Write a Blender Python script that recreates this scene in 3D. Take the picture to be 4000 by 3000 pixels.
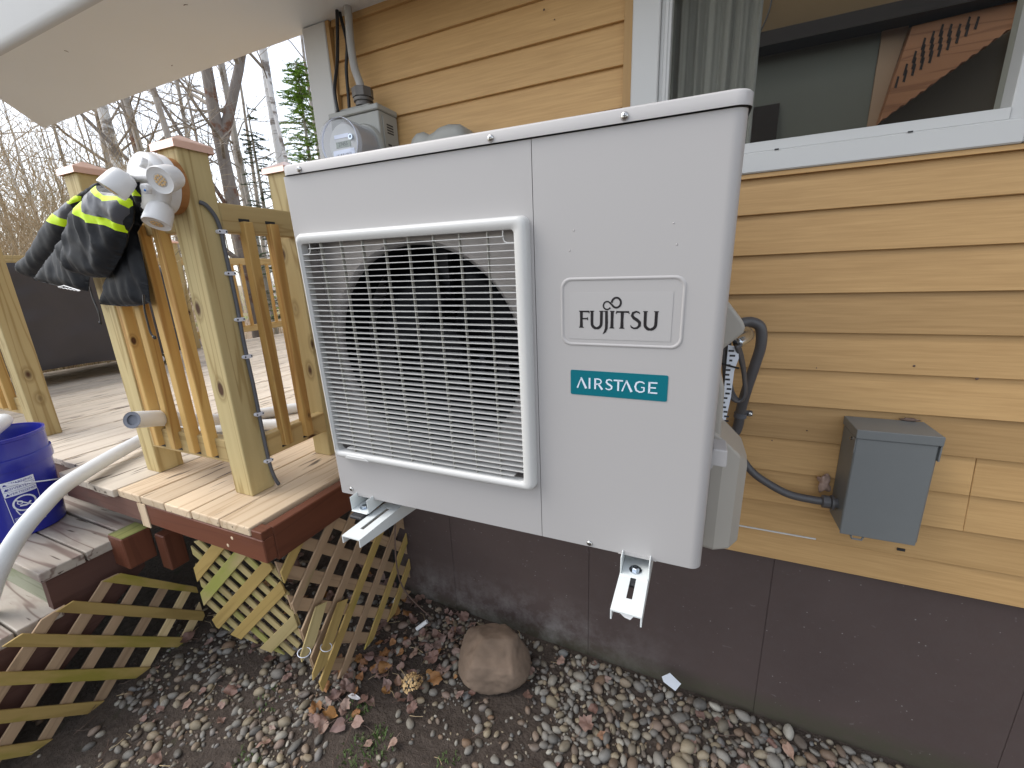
import bpy, bmesh, math, random
from math import sin, cos, pi, radians, sqrt, atan2
from mathutils import Vector, Matrix, noise
from mathutils.geometry import delaunay_2d_cdt

random.seed(7)
sc = bpy.context.scene
for o in list(bpy.data.objects):
    bpy.data.objects.remove(o)
COL = sc.collection

# ------------------------------------------------------------------ camera
EYE = 1.5                                    # metres above the gravel
RM = Matrix(((0.9168, 0.0673, -0.3937), (0.3974, -0.2513, 0.8826), (-0.0395, -0.9656, -0.2571)))
FPX = 1646.9                                 # focal length for a 4000 px wide frame
cam = bpy.data.cameras.new('camera')
cam.sensor_width = 36.0
cam.lens = 36.0 * FPX / 4000.0
cam.clip_start = 0.02
cam.clip_end = 500
camo = bpy.data.objects.new('camera', cam)
COL.objects.link(camo)
r_, u_, b_ = RM.col[0], -RM.col[1], -RM.col[2]
r_ = r_.normalized(); b_ = (b_ - r_ * b_.dot(r_)).normalized(); u_ = b_.cross(r_)
camo.matrix_world = Matrix(((r_.x, u_.x, b_.x, 0), (r_.y, u_.y, b_.y, 0), (r_.z, u_.z, b_.z, EYE), (0, 0, 0, 1)))
sc.camera = camo

# ------------------------------------------------------------------ sky, sun, exposure
SUN_EL, SUN_AZ = radians(52), radians(215)
w = bpy.data.worlds.new('World')
sc.world = w
w.use_nodes = True
nt = w.node_tree
nt.nodes.clear()
wo = nt.nodes.new('ShaderNodeOutputWorld')
bg = nt.nodes.new('ShaderNodeBackground')
sky = nt.nodes.new('ShaderNodeTexSky')
sky.sky_type = 'NISHITA'
sky.sun_disc = False
sky.sun_elevation = SUN_EL
sky.sun_rotation = SUN_AZ
sky.air_density = 1.0
sky.dust_density = 1.2
sky.ozone_density = 1.0
hs = nt.nodes.new('ShaderNodeHueSaturation')
hs.inputs['Saturation'].default_value = 0.36
nt.links.new(sky.outputs[0], hs.inputs['Color'])
nt.links.new(hs.outputs[0], bg.inputs[0])
bg.inputs[1].default_value = 0.15
nt.links.new(bg.outputs[0], wo.inputs[0])
sun = bpy.data.lights.new('sun', 'SUN')
sun.energy = 1.05
sun.angle = radians(42)
sun.color = (1.0, 0.96, 0.90)
suno = bpy.data.objects.new('sun', sun)
COL.objects.link(suno)
sd = Vector((-0.60, -0.22, 0.77)).normalized()           # towards the sun
suno.rotation_euler = sd.to_track_quat('Z', 'Y').to_euler()
sky.sun_elevation = math.asin(sd.z)
sky.sun_rotation = atan2(sd.x, sd.y)
sc.view_settings.view_transform = 'Standard'
sc.view_settings.look = 'None'
sc.view_settings.gamma = 1.0
sc.view_settings.use_curve_mapping = False
sc.view_settings.exposure = 1.14
sc.render.engine = 'CYCLES'
sc.cycles.max_bounces = 8
sc.cycles.diffuse_bounces = 4
sc.cycles.transparent_max_bounces = 12

# ------------------------------------------------------------------ points read off the survey of the place
def ray(x, y):
    return RM @ Vector(((x - 2000) / FPX, (y - 1500) / FPX, 1.0))
def onX(p, X):
    r = ray(*p); r = r * (X / r.x); return Vector((r.x, r.y, r.z + EYE))
def onY(p, Y):
    r = ray(*p); r = r * (Y / r.y); return Vector((r.x, r.y, r.z + EYE))
def onZ(p, Z):
    r = ray(*p); r = r * ((Z - EYE) / r.z); return Vector((r.x, r.y, r.z + EYE))

# ------------------------------------------------------------------ scene bookkeeping
def tag(o, label=None, cat=None, group=None, kind=None):
    if label: o['label'] = label
    if cat: o['category'] = cat
    if group: o['group'] = group
    if kind: o['kind'] = kind
    return o
def thing(name, label, cat, loc=(0, 0, 0), group=None, mat=None):
    o = bpy.data.objects.new(name, None)
    o.empty_display_size = 0.05
    COL.objects.link(o)
    if mat is not None: o.matrix_basis = mat
    else: o.location = loc
    return tag(o, label, cat, group)
def adopt(o, parent):
    """parent o (built in world coordinates) to parent without moving it"""
    o.parent = parent
    m = Matrix.Identity(4)
    p = parent
    chain = []
    while p is not None:
        chain.append(p); p = p.parent
    for q in reversed(chain):
        m = m @ (q.matrix_parent_inverse if q.parent else Matrix.Identity(4)) @ q.matrix_basis
    o.matrix_parent_inverse = m.inverted()
    return o

class MB:
    def __init__(s):
        s.v = []; s.f = []; s.m = []; s.mi = 0
    def add(s, vs, fs):
        b = len(s.v)
        s.v += [tuple(x) for x in vs]
        for f in fs:
            s.f.append(tuple(b + i for i in f)); s.m.append(s.mi)
        return s
    def box(s, a, b):
        (x0, y0, z0), (x1, y1, z1) = a, b
        vs = [(x0, y0, z0), (x1, y0, z0), (x1, y1, z0), (x0, y1, z0), (x0, y0, z1), (x1, y0, z1), (x1, y1, z1), (x0, y1, z1)]
        return s.add(vs, [(0, 3, 2, 1), (4, 5, 6, 7), (0, 1, 5, 4), (1, 2, 6, 5), (2, 3, 7, 6), (3, 0, 4, 7)])
    def hexa(s, vs):
        return s.add(vs, [(0, 3, 2, 1), (4, 5, 6, 7), (0, 1, 5, 4), (1, 2, 6, 5), (2, 3, 7, 6), (3, 0, 4, 7)])
    def prism(s, pts, off):
        """pts: 3d polygon, off: extrusion vector"""
        n = len(pts); off = Vector(off)
        pts = [Vector(p) for p in pts]
        nrm = Vector((0, 0, 0))
        for i in range(n): nrm += pts[i].cross(pts[(i + 1) % n])
        if nrm.dot(off) > 0: pts = pts[::-1]
        vs = pts + [p + off for p in pts]
        fs = [tuple(range(n)), tuple(range(2 * n - 1, n - 1, -1))]
        for i in range(n):
            j = (i + 1) % n
            fs.append((j, i, i + n, j + n))
        return s.add(vs, fs)
    def tube(s, pts, r, n=8, caps=True):
        pts = [Vector(p) for p in pts]
        rs = r if isinstance(r, (list, tuple)) else [r] * len(pts)
        up = None; rings = []
        for i, p in enumerate(pts):
            t = (pts[min(i + 1, len(pts) - 1)] - pts[max(i - 1, 0)])
            if t.length < 1e-9: t = Vector((0, 0, 1))
            t.normalize()
            if up is None:
                up = Vector((0, 0, 1)) if abs(t.z) < 0.9 else Vector((1, 0, 0))
            a = (up - t * up.dot(t))
            if a.length < 1e-6: a = t.orthogonal()
            a.normalize(); up = a; c = t.cross(a)
            rings.append([p + (a * cos(2 * pi * k / n) + c * sin(2 * pi * k / n)) * rs[i] for k in range(n)])
        b = []; fs = []
        for q in rings: b += q
        for i in range(len(pts) - 1):
            for k in range(n):
                k2 = (k + 1) % n
                fs.append((i * n + k, i * n + k2, (i + 1) * n + k2, (i + 1) * n + k))
        if caps:
            fs.append(tuple(range(n - 1, -1, -1)))
            fs.append(tuple((len(pts) - 1) * n + k for k in range(n)))
        return s.add(b, fs)
    def lathe(s, o, axis, prof, n=24, caps=True):
        """prof: (radius, distance along axis)"""
        o = Vector(o); axis = Vector(axis).normalized()
        a = axis.orthogonal().normalized(); c = axis.cross(a)
        vs = []; fs = []
        for (r, h) in prof:
            for k in range(n):
                vs.append(o + axis * h + (a * cos(2 * pi * k / n) + c * sin(2 * pi * k / n)) * max(r, 1e-5))
        for i in range(len(prof) - 1):
            for k in range(n):
                k2 = (k + 1) % n
                fs.append((i * n + k, i * n + k2, (i + 1) * n + k2, (i + 1) * n + k))
        if caps and prof[0][0] > 1e-4: fs.append(tuple(range(n - 1, -1, -1)))
        if caps and prof[-1][0] > 1e-4: fs.append(tuple((len(prof) - 1) * n + k for k in range(n)))
        return s.add(vs, fs)
    def mesh(s, name, mats):
        me = bpy.data.meshes.new(name)
        me.from_pydata(s.v, [], s.f)
        for m in (mats if isinstance(mats, (list, tuple)) else [mats]): me.materials.append(m)
        if any(s.m): me.polygons.foreach_set('material_index', s.m)
        me.update()
        return me
    def build(s, name, mats, parent=None, smooth=False, bevel=0, seg=1, local=False, auto=None):
        me = s.mesh(name, mats)
        return place(name, me, parent, smooth, bevel, seg, local, auto)
def place(name, me, parent=None, smooth=False, bevel=0, seg=1, local=False, auto=None):
    o = bpy.data.objects.new(name, me)
    COL.objects.link(o)
    if smooth: me.polygons.foreach_set('use_smooth', [True] * len(me.polygons))
    if auto is not None:
        bm = bmesh.new(); bm.from_mesh(me)
        for e in bm.edges:
            e.smooth = not (len(e.link_faces) == 2 and e.calc_face_angle(0) > radians(auto))
        for f in bm.faces: f.smooth = True
        bm.to_mesh(me); bm.free()
    if bevel:
        b = o.modifiers.new('bevel', 'BEVEL'); b.width = bevel; b.segments = seg; b.limit_method = 'ANGLE'; b.angle_limit = radians(40)
    if parent is not None:
        if local: o.parent = parent
        else: adopt(o, parent)
    return o
def spline(pts, k=8):
    pts = [Vector(p) for p in pts]
    out = []
    for i in range(len(pts) - 1):
        p0 = pts[max(i - 1, 0)]; p1 = pts[i]; p2 = pts[i + 1]; p3 = pts[min(i + 2, len(pts) - 1)]
        for j in range(k):
            t = j / k
            out.append(0.5 * ((2 * p1) + (p2 - p0) * t + (2 * p0 - 5 * p1 + 4 * p2 - p3) * t * t + (3 * p1 - p0 - 3 * p2 + p3) * t ** 3))
    out.append(pts[-1])
    return out
def rrect(x0, z0, x1, z1, r, n=5):
    out = []
    for (cx, cz, a0) in ((x1 - r, z1 - r, 0), (x0 + r, z1 - r, 90), (x0 + r, z0 + r, 180), (x1 - r, z0 + r, 270)):
        for k in range(n + 1):
            a = radians(a0 + 90 * k / n)
            out.append((cx + r * cos(a), cz + r * sin(a)))
    return out

# ------------------------------------------------------------------ materials
def newmat(name):
    m = bpy.data.materials.new(name); m.use_nodes = True
    t = m.node_tree
    return m, t, t.nodes['Principled BSDF']
def N(t, typ, **kw):
    n = t.nodes.new(typ)
    for k, v in kw.items():
        if k.startswith('i_'): n.inputs[k[2:].replace('_', ' ')].default_value = v
        else: setattr(n, k, v)
    return n
def rgba(c): return (c[0], c[1], c[2], 1.0)
def ramp(t, fac, stops):
    r = t.nodes.new('ShaderNodeValToRGB')
    el = r.color_ramp.elements
    while len(el) < len(stops): el.new(0.5)
    for e, (p, c) in zip(el, stops):
        e.position = p; e.color = rgba(c) if isinstance(c, (tuple, list)) else (c, c, c, 1)
    t.links.new(fac, r.inputs[0])
    return r.outputs[0]
def mixc(t, fac, a, b, typ='MIX'):
    n = t.nodes.new('ShaderNodeMix'); n.data_type = 'RGBA'; n.blend_type = typ
    for s, v in ((0, fac), (6, a), (7, b)):
        if hasattr(v, 'links'): t.links.new(v, n.inputs[s])
        elif s == 0: n.inputs[0].default_value = v
        else: n.inputs[s].default_value = rgba(v)
    return n.outputs[2]
def coords(t, scale=(1, 1, 1), rnd=True, src='Object'):
    tc = N(t, 'ShaderNodeTexCoord')
    vec = tc.outputs[src]
    if rnd:
        oi = N(t, 'ShaderNodeObjectInfo')
        sc_ = N(t, 'ShaderNodeMath', operation='MULTIPLY'); sc_.inputs[1].default_value = 23.0
        t.links.new(oi.outputs['Random'], sc_.inputs[0])
        ad = N(t, 'ShaderNodeVectorMath', operation='ADD')
        t.links.new(vec, ad.inputs[0]); t.links.new(sc_.outputs[0], ad.inputs[1])
        vec = ad.outputs[0]
    mp = N(t, 'ShaderNodeMapping')
    mp.inputs['Scale'].default_value = scale
    t.links.new(vec, mp.inputs['Vector'])
    return mp.outputs[0]
def noise_(t, vec, scale, detail=4, rough=0.55, dist=0.0):
    n = N(t, 'ShaderNodeTexNoise')
    n.inputs['Scale'].default_value = scale; n.inputs['Detail'].default_value = detail
    n.inputs['Roughness'].default_value = rough; n.inputs['Distortion'].default_value = dist
    t.links.new(vec, n.inputs['Vector'])
    return n.outputs[0]
def bump(t, bsdf, h, strength=0.3, dist=0.002):
    b = N(t, 'ShaderNodeBump'); b.inputs['Strength'].default_value = strength; b.inputs['Distance'].default_value = dist
    t.links.new(h, b.inputs['Height']); t.links.new(b.outputs[0], bsdf.inputs['Normal'])
def plain(name, col, rough=0.5, metal=0.0, var=0.06, scale=8, bmp=0.0, bscale=300, spec=0.5, coat=0.0):
    m, t, b = newmat(name)
    v = coords(t, rnd=False)
    n = noise_(t, v, scale, 5)
    c = mixc(t, n, tuple(x * (1 - var) for x in col), tuple(min(1, x * (1 + var)) for x in col))
    t.links.new(c, b.inputs['Base Color'])
    b.inputs['Roughness'].default_value = rough; b.inputs['Metallic'].default_value = metal
    b.inputs['Specular IOR Level'].default_value = spec
    if coat: b.inputs['Coat Weight'].default_value = coat; b.inputs['Coat Roughness'].default_value = 0.15
    if bmp: bump(t, b, noise_(t, v, bscale, 2), bmp, 0.0006)
    return m
AX = {'x': 0, 'y': 1, 'z': 2}
def wood(name, light, dark, axis, fine=60, along=1.6, gain=0.28, rough=0.62, knots=0.0, flecks=0.0, fleckcol=(0.05, 0.03, 0.02), blotch=None, blotchcol=(0.3, 0.3, 0.28), ringamt=0.6, rnd=True):
    m, t, b = newmat(name)
    def sc3(al, ac):
        s = [ac, ac, ac]; s[AX[axis]] = al; return tuple(s)
    v = coords(t, sc3(along, 1.0 * fine), rnd)
    n1 = noise_(t, v, 1.0, 5, 0.6)
    v2 = coords(t, sc3(0.55, 9.0), rnd)
    n2 = noise_(t, v2, 1.0, 3, 0.5, 0.4)
    wv = N(t, 'ShaderNodeMath', operation='MULTIPLY'); wv.inputs[1].default_value = 38.0
    t.links.new(n2, wv.inputs[0])
    sn = N(t, 'ShaderNodeMath', operation='SINE'); t.links.new(wv.outputs[0], sn.inputs[0])
    ring = ramp(t, sn.outputs[0], [(0.0, 0.0), (0.75, 0.15), (1.0, 1.0)])
    base = mixc(t, ramp(t, n1, [(0.3, 0.0), (0.72, 1.0)]), light, tuple(a * (1 - gain) + d * gain for a, d in zip(light, dark)))
    rm = N(t, 'ShaderNodeMath', operation='MULTIPLY'); rm.inputs[1].default_value = ringamt; t.links.new(ring, rm.inputs[0])
    c = mixc(t, rm.outputs[0], base, dark)
    if blotch:
        nb = noise_(t, coords(t, sc3(2.5, 7), rnd), 1.0, 4, 0.6)
        c = mixc(t, ramp(t, nb, [(blotch, 0.0), (blotch + 0.16, 0.85)]), c, blotchcol)
    if knots:
        vo = N(t, 'ShaderNodeTexVoronoi'); vo.inputs['Scale'].default_value = 1.0
        t.links.new(coords(t, sc3(4.2, 7.5), rnd), vo.inputs['Vector'])
        k1 = ramp(t, vo.outputs['Distance'], [(knots * 0.55, 1.0), (knots, 0.0)])
        k2 = ramp(t, vo.outputs['Distance'], [(knots * 0.9, 0.0), (knots * 1.1, 0.55), (knots * 1.6, 0.0)])
        c = mixc(t, k2, c, tuple(d * 0.8 for d in dark)); c = mixc(t, k1, c, (0.075, 0.032, 0.014))
    if flecks:
        nf = noise_(t, coords(t, sc3(5.5, 55), rnd), 1.0, 2, 0.5)
        c = mixc(t, ramp(t, nf, [(flecks, 0.0), (flecks + 0.05, 0.85)]), c, fleckcol)
    oi = N(t, 'ShaderNodeObjectInfo')
    vr = N(t, 'ShaderNodeMapRange'); vr.inputs[3].default_value = 0.84; vr.inputs[4].default_value = 1.12
    t.links.new(oi.outputs['Random'], vr.inputs[0])
    hv = N(t, 'ShaderNodeHueSaturation'); t.links.new(vr.outputs[0], hv.inputs['Value']); t.links.new(c, hv.inputs['Color'])
    t.links.new(hv.outputs[0], b.inputs['Base Color'])
    b.inputs['Roughness'].default_value = rough
    b.inputs['Specular IOR Level'].default_value = 0.3
    bump(t, b, n1, 0.35, 0.0015)
    return m
M = {}
for a in 'xyz':
    M['post_' + a] = wood('treated pine ' + a, (0.55, 0.445, 0.225), (0.29, 0.19, 0.065), a, 34, knots=0.14, ringamt=0.62)
    M['bal_' + a] = wood('golden pine ' + a, (0.58, 0.375, 0.13), (0.36, 0.18, 0.05), a, 46, ringamt=0.75, knots=0.08)
    M['rail_' + a] = wood('rail pine ' + a, (0.54, 0.405, 0.19), (0.32, 0.20, 0.07), a, 40, knots=0.13, ringamt=0.55)
    M['newdeck_' + a] = wood('fresh deck board ' + a, (0.66, 0.52, 0.36), (0.38, 0.25, 0.14), a, 40, flecks=0.665, ringamt=0.5)
    M['olddeck_' + a] = wood('weathered deck board ' + a, (0.64, 0.565, 0.465), (0.38, 0.30, 0.22), a, 55, flecks=0.64, ringamt=0.4, blotch=0.60, blotchcol=(0.40, 0.31, 0.25))
    M['tread_' + a] = wood('peeling stair tread ' + a, (0.42, 0.375, 0.32), (0.15, 0.10, 0.08), a, 30, flecks=0.66, ringamt=0.85, blotch=0.5, blotchcol=(0.21, 0.145, 0.13))
    M['lattice_' + a] = wood('lattice slat ' + a, (0.43, 0.30, 0.105), (0.25, 0.165, 0.05), a, 40, ringamt=0.4, blotch=0.50, blotchcol=(0.24, 0.21, 0.03))
    M['latgrey_' + a] = wood('dry lattice slat ' + a, (0.42, 0.29, 0.18), (0.19, 0.12, 0.07), a, 45, ringamt=0.35, blotch=0.66, blotchcol=(0.17, 0.17, 0.04))
    M['latmoss_' + a] = wood('mossy lattice slat ' + a, (0.44, 0.35, 0.17), (0.25, 0.19, 0.07), a, 40, ringamt=0.3, blotch=0.50, blotchcol=(0.27, 0.29, 0.06))
    M['latpale_' + a] = wood('pale sunlit lattice slat ' + a, (0.70, 0.54, 0.30), (0.42, 0.30, 0.13), a, 40, ringamt=0.35, blotch=0.60, blotchcol=(0.30, 0.26, 0.06))  # pale wood, raised further to carry a sunlit look in the colour
    M['stain_' + a] = wood('red stained rim board ' + a, (0.150, 0.052, 0.028), (0.085, 0.028, 0.016), a, 30, flecks=0.74, fleckcol=(0.35, 0.27, 0.2), ringamt=0.4, rough=0.5, blotch=0.6, blotchcol=(0.13, 0.055, 0.045))
M['oldstain'] = wood('faded red stringer', (0.105, 0.052, 0.04), (0.055, 0.025, 0.02), 'y', 22, flecks=0.76, fleckcol=(0.3, 0.25, 0.2), ringamt=0.3, blotch=0.6, blotchcol=(0.06, 0.05, 0.03))
M['oldstain_x'] = wood('greyed red rim board', (0.16, 0.085, 0.065), (0.09, 0.04, 0.03), 'x', 26, flecks=0.70, fleckcol=(0.3, 0.24, 0.2), ringamt=0.3, blotch=0.55, blotchcol=(0.10, 0.075, 0.06))
M['greygreen'] = wood('algae grey board', (0.30, 0.31, 0.23), (0.17, 0.18, 0.11), 'x', 26, blotch=0.55, blotchcol=(0.14, 0.17, 0.06))
M['lichen'] = wood('lichened block end', (0.36, 0.36, 0.12), (0.16, 0.17, 0.05), 'y', 18, blotch=0.5, blotchcol=(0.10, 0.12, 0.09))
M['siding'] = wood('tan woodgrain siding', (0.535, 0.335, 0.145), (0.33, 0.19, 0.072), 'x', 150, along=7.0, gain=0.50, rough=0.5, ringamt=0.14, rnd=True)
M['sidez'] = wood('tan siding trim', (0.45, 0.28, 0.115), (0.33, 0.18, 0.07), 'z', 110, rough=0.5, ringamt=0.25)
M['acwhite'] = plain('off white enamel', (0.435, 0.418, 0.408), 0.46, var=0.012, scale=3, bmp=0.04, bscale=900)
M['acgrille'] = plain('white grille plastic', (0.60, 0.595, 0.575), 0.33, var=0.01, scale=3)
M['acrib'] = plain('beige grille rib', (0.40, 0.385, 0.34), 0.45, var=0.02)
M['acbeige'] = plain('beige grey valve cover plastic', (0.40, 0.375, 0.33), 0.42, var=0.03, bmp=0.08, bscale=700)
M['galv'] = plain('galvanised liner', (0.44, 0.41, 0.40), 0.38, 0.25, var=0.12, scale=5)
M['fanblack'] = plain('black fan plastic', (0.006, 0.006, 0.009), 0.45, var=0.1, spec=0.25)
M['motor'] = plain('dark motor', (0.045, 0.045, 0.055), 0.4, 0.5, var=0.15)
M['bracket'] = plain('white powder coat', (0.70, 0.73, 0.72), 0.4, var=0.02)
M['zinc'] = plain('zinc plated steel', (0.55, 0.60, 0.66), 0.22, 1.0, var=0.15, scale=60)
M['steel'] = plain('steel screw', (0.55, 0.54, 0.52), 0.2, 1.0, var=0.2, scale=200)
M['rubber'] = plain('black rubber', (0.018, 0.018, 0.02), 0.6)
M['white_trim'] = plain('white vinyl trim', (0.56, 0.56, 0.545), 0.5, var=0.04, scale=4)
M['soffit'] = plain('white soffit metal', (0.70, 0.74, 0.76), 0.5, var=0.03, scale=2)
M['meter'] = plain('grey meter enamel', (0.31, 0.31, 0.285), 0.5, var=0.10, scale=25)
M['boxgrey'] = plain('blue grey enamel', (0.160, 0.170, 0.170), 0.42, var=0.05, scale=20, bmp=0.12, bscale=900)
M['conduit'] = plain('dark grey pvc conduit', (0.085, 0.082, 0.085), 0.42, var=0.12, scale=30)
M['conduit_light'] = plain('light grey pipe', (0.36, 0.35, 0.33), 0.5, var=0.12, scale=20)
M['cable'] = plain('grey sheathed cable', (0.10, 0.105, 0.12), 0.55, var=0.15, scale=40)
M['blackcable'] = plain('black cable', (0.012, 0.012, 0.013), 0.35)
M['copper'] = plain('pink copper cap', (0.88, 0.62, 0.53), 0.32, 0.55, var=0.08, scale=12)
M['light_white'] = plain('white lamp plastic', (0.72, 0.715, 0.71), 0.38, var=0.01)
M['lens'] = plain('frosted lens', (0.56, 0.54, 0.52), 0.25, var=0.02)
M['led'] = plain('amber led', (0.68, 0.46, 0.22), 0.4, var=0.3, scale=200)
M['blue_dot'] = plain('blue lens', (0.02, 0.16, 0.5), 0.3)
M['cedar'] = wood('round cedar block', (0.42, 0.20, 0.07), (0.25, 0.10, 0.03), 'y', 40)
M['bucket'] = plain('blue bucket plastic', (0.022, 0.028, 0.30), 0.25, var=0.06, scale=5)
M['print'] = plain('white print', (0.72, 0.76, 0.86), 0.45, var=0.03)
M['printgrey'] = plain('dark print', (0.03, 0.03, 0.035), 0.5)
M['ink'] = plain('black logo ink', (0.012, 0.010, 0.012), 0.35)
M['teal'] = plain('teal badge', (0.0, 0.145, 0.185), 0.28, var=0.04)
M['badge_text'] = plain('pale badge lettering', (0.70, 0.76, 0.85), 0.35)
M['sticker'] = plain('clear label film', (0.445, 0.430, 0.420), 0.40, var=0.01, scale=2)
M['paper'] = plain('white paper', (0.75, 0.79, 0.86), 0.7, var=0.03)
M['cloth_black'] = plain('black jacket cloth', (0.017, 0.0185, 0.022), 0.6, var=0.25, scale=14, bmp=0.4, bscale=500, spec=0.22)
M['cloth_grey'] = plain('grey jacket yoke', (0.070, 0.072, 0.084), 0.42, var=0.2, scale=10)
M['cloth_yellow'] = plain('hi vis yellow', (0.60, 0.85, 0.0), 0.55, var=0.05)
M['tarp'] = plain('charcoal grill cover', (0.045, 0.045, 0.054), 0.5, var=0.2, scale=6, bmp=0.3, bscale=150)
M['zip'] = plain('white zip teeth', (0.75, 0.75, 0.75), 0.5)
M['darkroom'] = plain('greenish room wall', (0.175, 0.178, 0.145), 0.8, var=0.06)
M['beige_room'] = plain('tan room ceiling', (0.40, 0.27, 0.14), 0.8, var=0.06)
M['peach_room'] = plain('peach wall end', (0.44, 0.30, 0.19), 0.8, var=0.05)
M['beam'] = wood('dark beam', (0.030, 0.020, 0.014), (0.015, 0.01, 0.007), 'x', 30)
M['stairwood'] = wood('red brown carved wood', (0.40, 0.19, 0.09), (0.2, 0.08, 0.035), 'x', 10)
M['floorroom'] = plain('dark floor', (0.05, 0.035, 0.025), 0.7)

def mat_sheer():
    m, t, b = newmat('sheer grey curtain')
    v = coords(t, (60, 60, 1.5), False)
    n = noise_(t, v, 1.0, 4)
    t.links.new(mixc(t, n, (0.25, 0.25, 0.245), (0.42, 0.42, 0.41)), b.inputs['Base Color'])
    b.inputs['Roughness'].default_value = 0.9
    return m
M['curtain'] = mat_sheer()
def mat_glass(name, tint=(0.9, 0.93, 0.92), refl=1.5):
    m = bpy.data.materials.new(name); m.use_nodes = True
    t = m.node_tree; t.nodes.clear()
    o = N(t, 'ShaderNodeOutputMaterial'); mx = N(t, 'ShaderNodeMixShader')
    tr = N(t, 'ShaderNodeBsdfTransparent'); tr.inputs[0].default_value = rgba(tint)
    gl = N(t, 'ShaderNodeBsdfGlossy'); gl.inputs['Roughness'].default_value = 0.02
    lw_ = N(t, 'ShaderNodeLayerWeight'); lw_.inputs[0].default_value = 0.5
    pw = N(t, 'ShaderNodeMath', operation='POWER'); pw.inputs[1].default_value = 4.0; t.links.new(lw_.outputs['Facing'], pw.inputs[0])
    fr = N(t, 'ShaderNodeMapRange'); fr.inputs[3].default_value = 0.03 * refl; fr.inputs[4].default_value = 0.5 if refl > 1 else 0.25; t.links.new(pw.outputs[0], fr.inputs[0])
    t.links.new(fr.outputs[0], mx.inputs[0]); t.links.new(tr.outputs[0], mx.inputs[1]); t.links.new(gl.outputs[0], mx.inputs[2])
    t.links.new(mx.outputs[0], o.inputs[0])
    return m
M['pane'] = mat_glass('window pane', (0.88, 0.88, 0.85), 0.12)
M['domeglass'] = mat_glass('meter dome glass', (0.92, 0.93, 0.96), 1.5)
def mat_foundation():
    m, t, b = newmat('dark brown painted concrete')
    v = coords(t, rnd=False)
    n1 = noise_(t, v, 4, 5); n2 = noise_(t, v, 28, 6, 0.7)
    c = mixc(t, n1, (0.066, 0.047, 0.043), (0.094, 0.068, 0.062))
    c = mixc(t, ramp(t, n2, [(0.45, 0.0), (0.75, 0.35)]), c, (0.085, 0.07, 0.066))
    sv = coords(t, (14, 14, 30), False)
    n3 = noise_(t, sv, 1.0, 3, 0.6, 1.5)
    c = mixc(t, ramp(t, n3, [(0.68, 0.0), (0.76, 0.45)]), c, (0.22, 0.20, 0.19))
    vs_ = N(t, 'ShaderNodeTexVoronoi'); vs_.inputs['Scale'].default_value = 55.0; t.links.new(v, vs_.inputs['Vector'])
    sp_ = N(t, 'ShaderNodeMath', operation='MULTIPLY'); t.links.new(ramp(t, vs_.outputs['Distance'], [(0.06, 1.0), (0.13, 0.0)]), sp_.inputs[0]); t.links.new(ramp(t, noise_(t, v, 19, 2), [(0.56, 0.0), (0.62, 0.7)]), sp_.inputs[1])
    c = mixc(t, sp_.outputs[0], c, (0.33, 0.31, 0.29))
    # pale mineral bloom low on the wall
    sx = N(t, 'ShaderNodeSeparateXYZ'); tc = N(t, 'ShaderNodeTexCoord'); t.links.new(tc.outputs['Object'], sx.inputs[0])
    hz = N(t, 'ShaderNodeMapRange'); hz.inputs[1].default_value = 0.26; hz.inputs[2].default_value = 0.0; t.links.new(sx.outputs[2], hz.inputs[0])
    hx = N(t, 'ShaderNodeMapRange'); hx.inputs[1].default_value = 0.1; hx.inputs[2].default_value = -0.5; t.links.new(sx.outputs[0], hx.inputs[0])
    n4 = noise_(t, v, 9, 6, 0.7)
    p = N(t, 'ShaderNodeMath', operation='MULTIPLY'); t.links.new(hz.outputs[0], p.inputs[0]); t.links.new(ramp(t, n4, [(0.42, 0.0), (0.68, 1.0)]), p.inputs[1])
    p2 = N(t, 'ShaderNodeMath', operation='MULTIPLY'); t.links.new(p.outputs[0], p2.inputs[0]); t.links.new(hx.outputs[0], p2.inputs[1])
    c = mixc(t, p2.outputs[0], c, (0.24, 0.22, 0.21))
    hz2 = N(t, 'ShaderNodeMapRange'); hz2.inputs[1].default_value = 0.07; hz2.inputs[2].default_value = 0.0; t.links.new(sx.outputs[2], hz2.inputs[0])
    p3 = N(t, 'ShaderNodeMath', operation='MULTIPLY'); t.links.new(hz2.outputs[0], p3.inputs[0]); t.links.new(n2, p3.inputs[1])
    c = mixc(t, p3.outputs[0], c, (0.055, 0.06, 0.03))
    t.links.new(c, b.inputs['Base Color'])
    b.inputs['Roughness'].default_value = 0.72; b.inputs['Specular IOR Level'].default_value = 0.3
    bump(t, b, n2, 0.25, 0.003)
    return m
M['found'] = mat_foundation()
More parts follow.
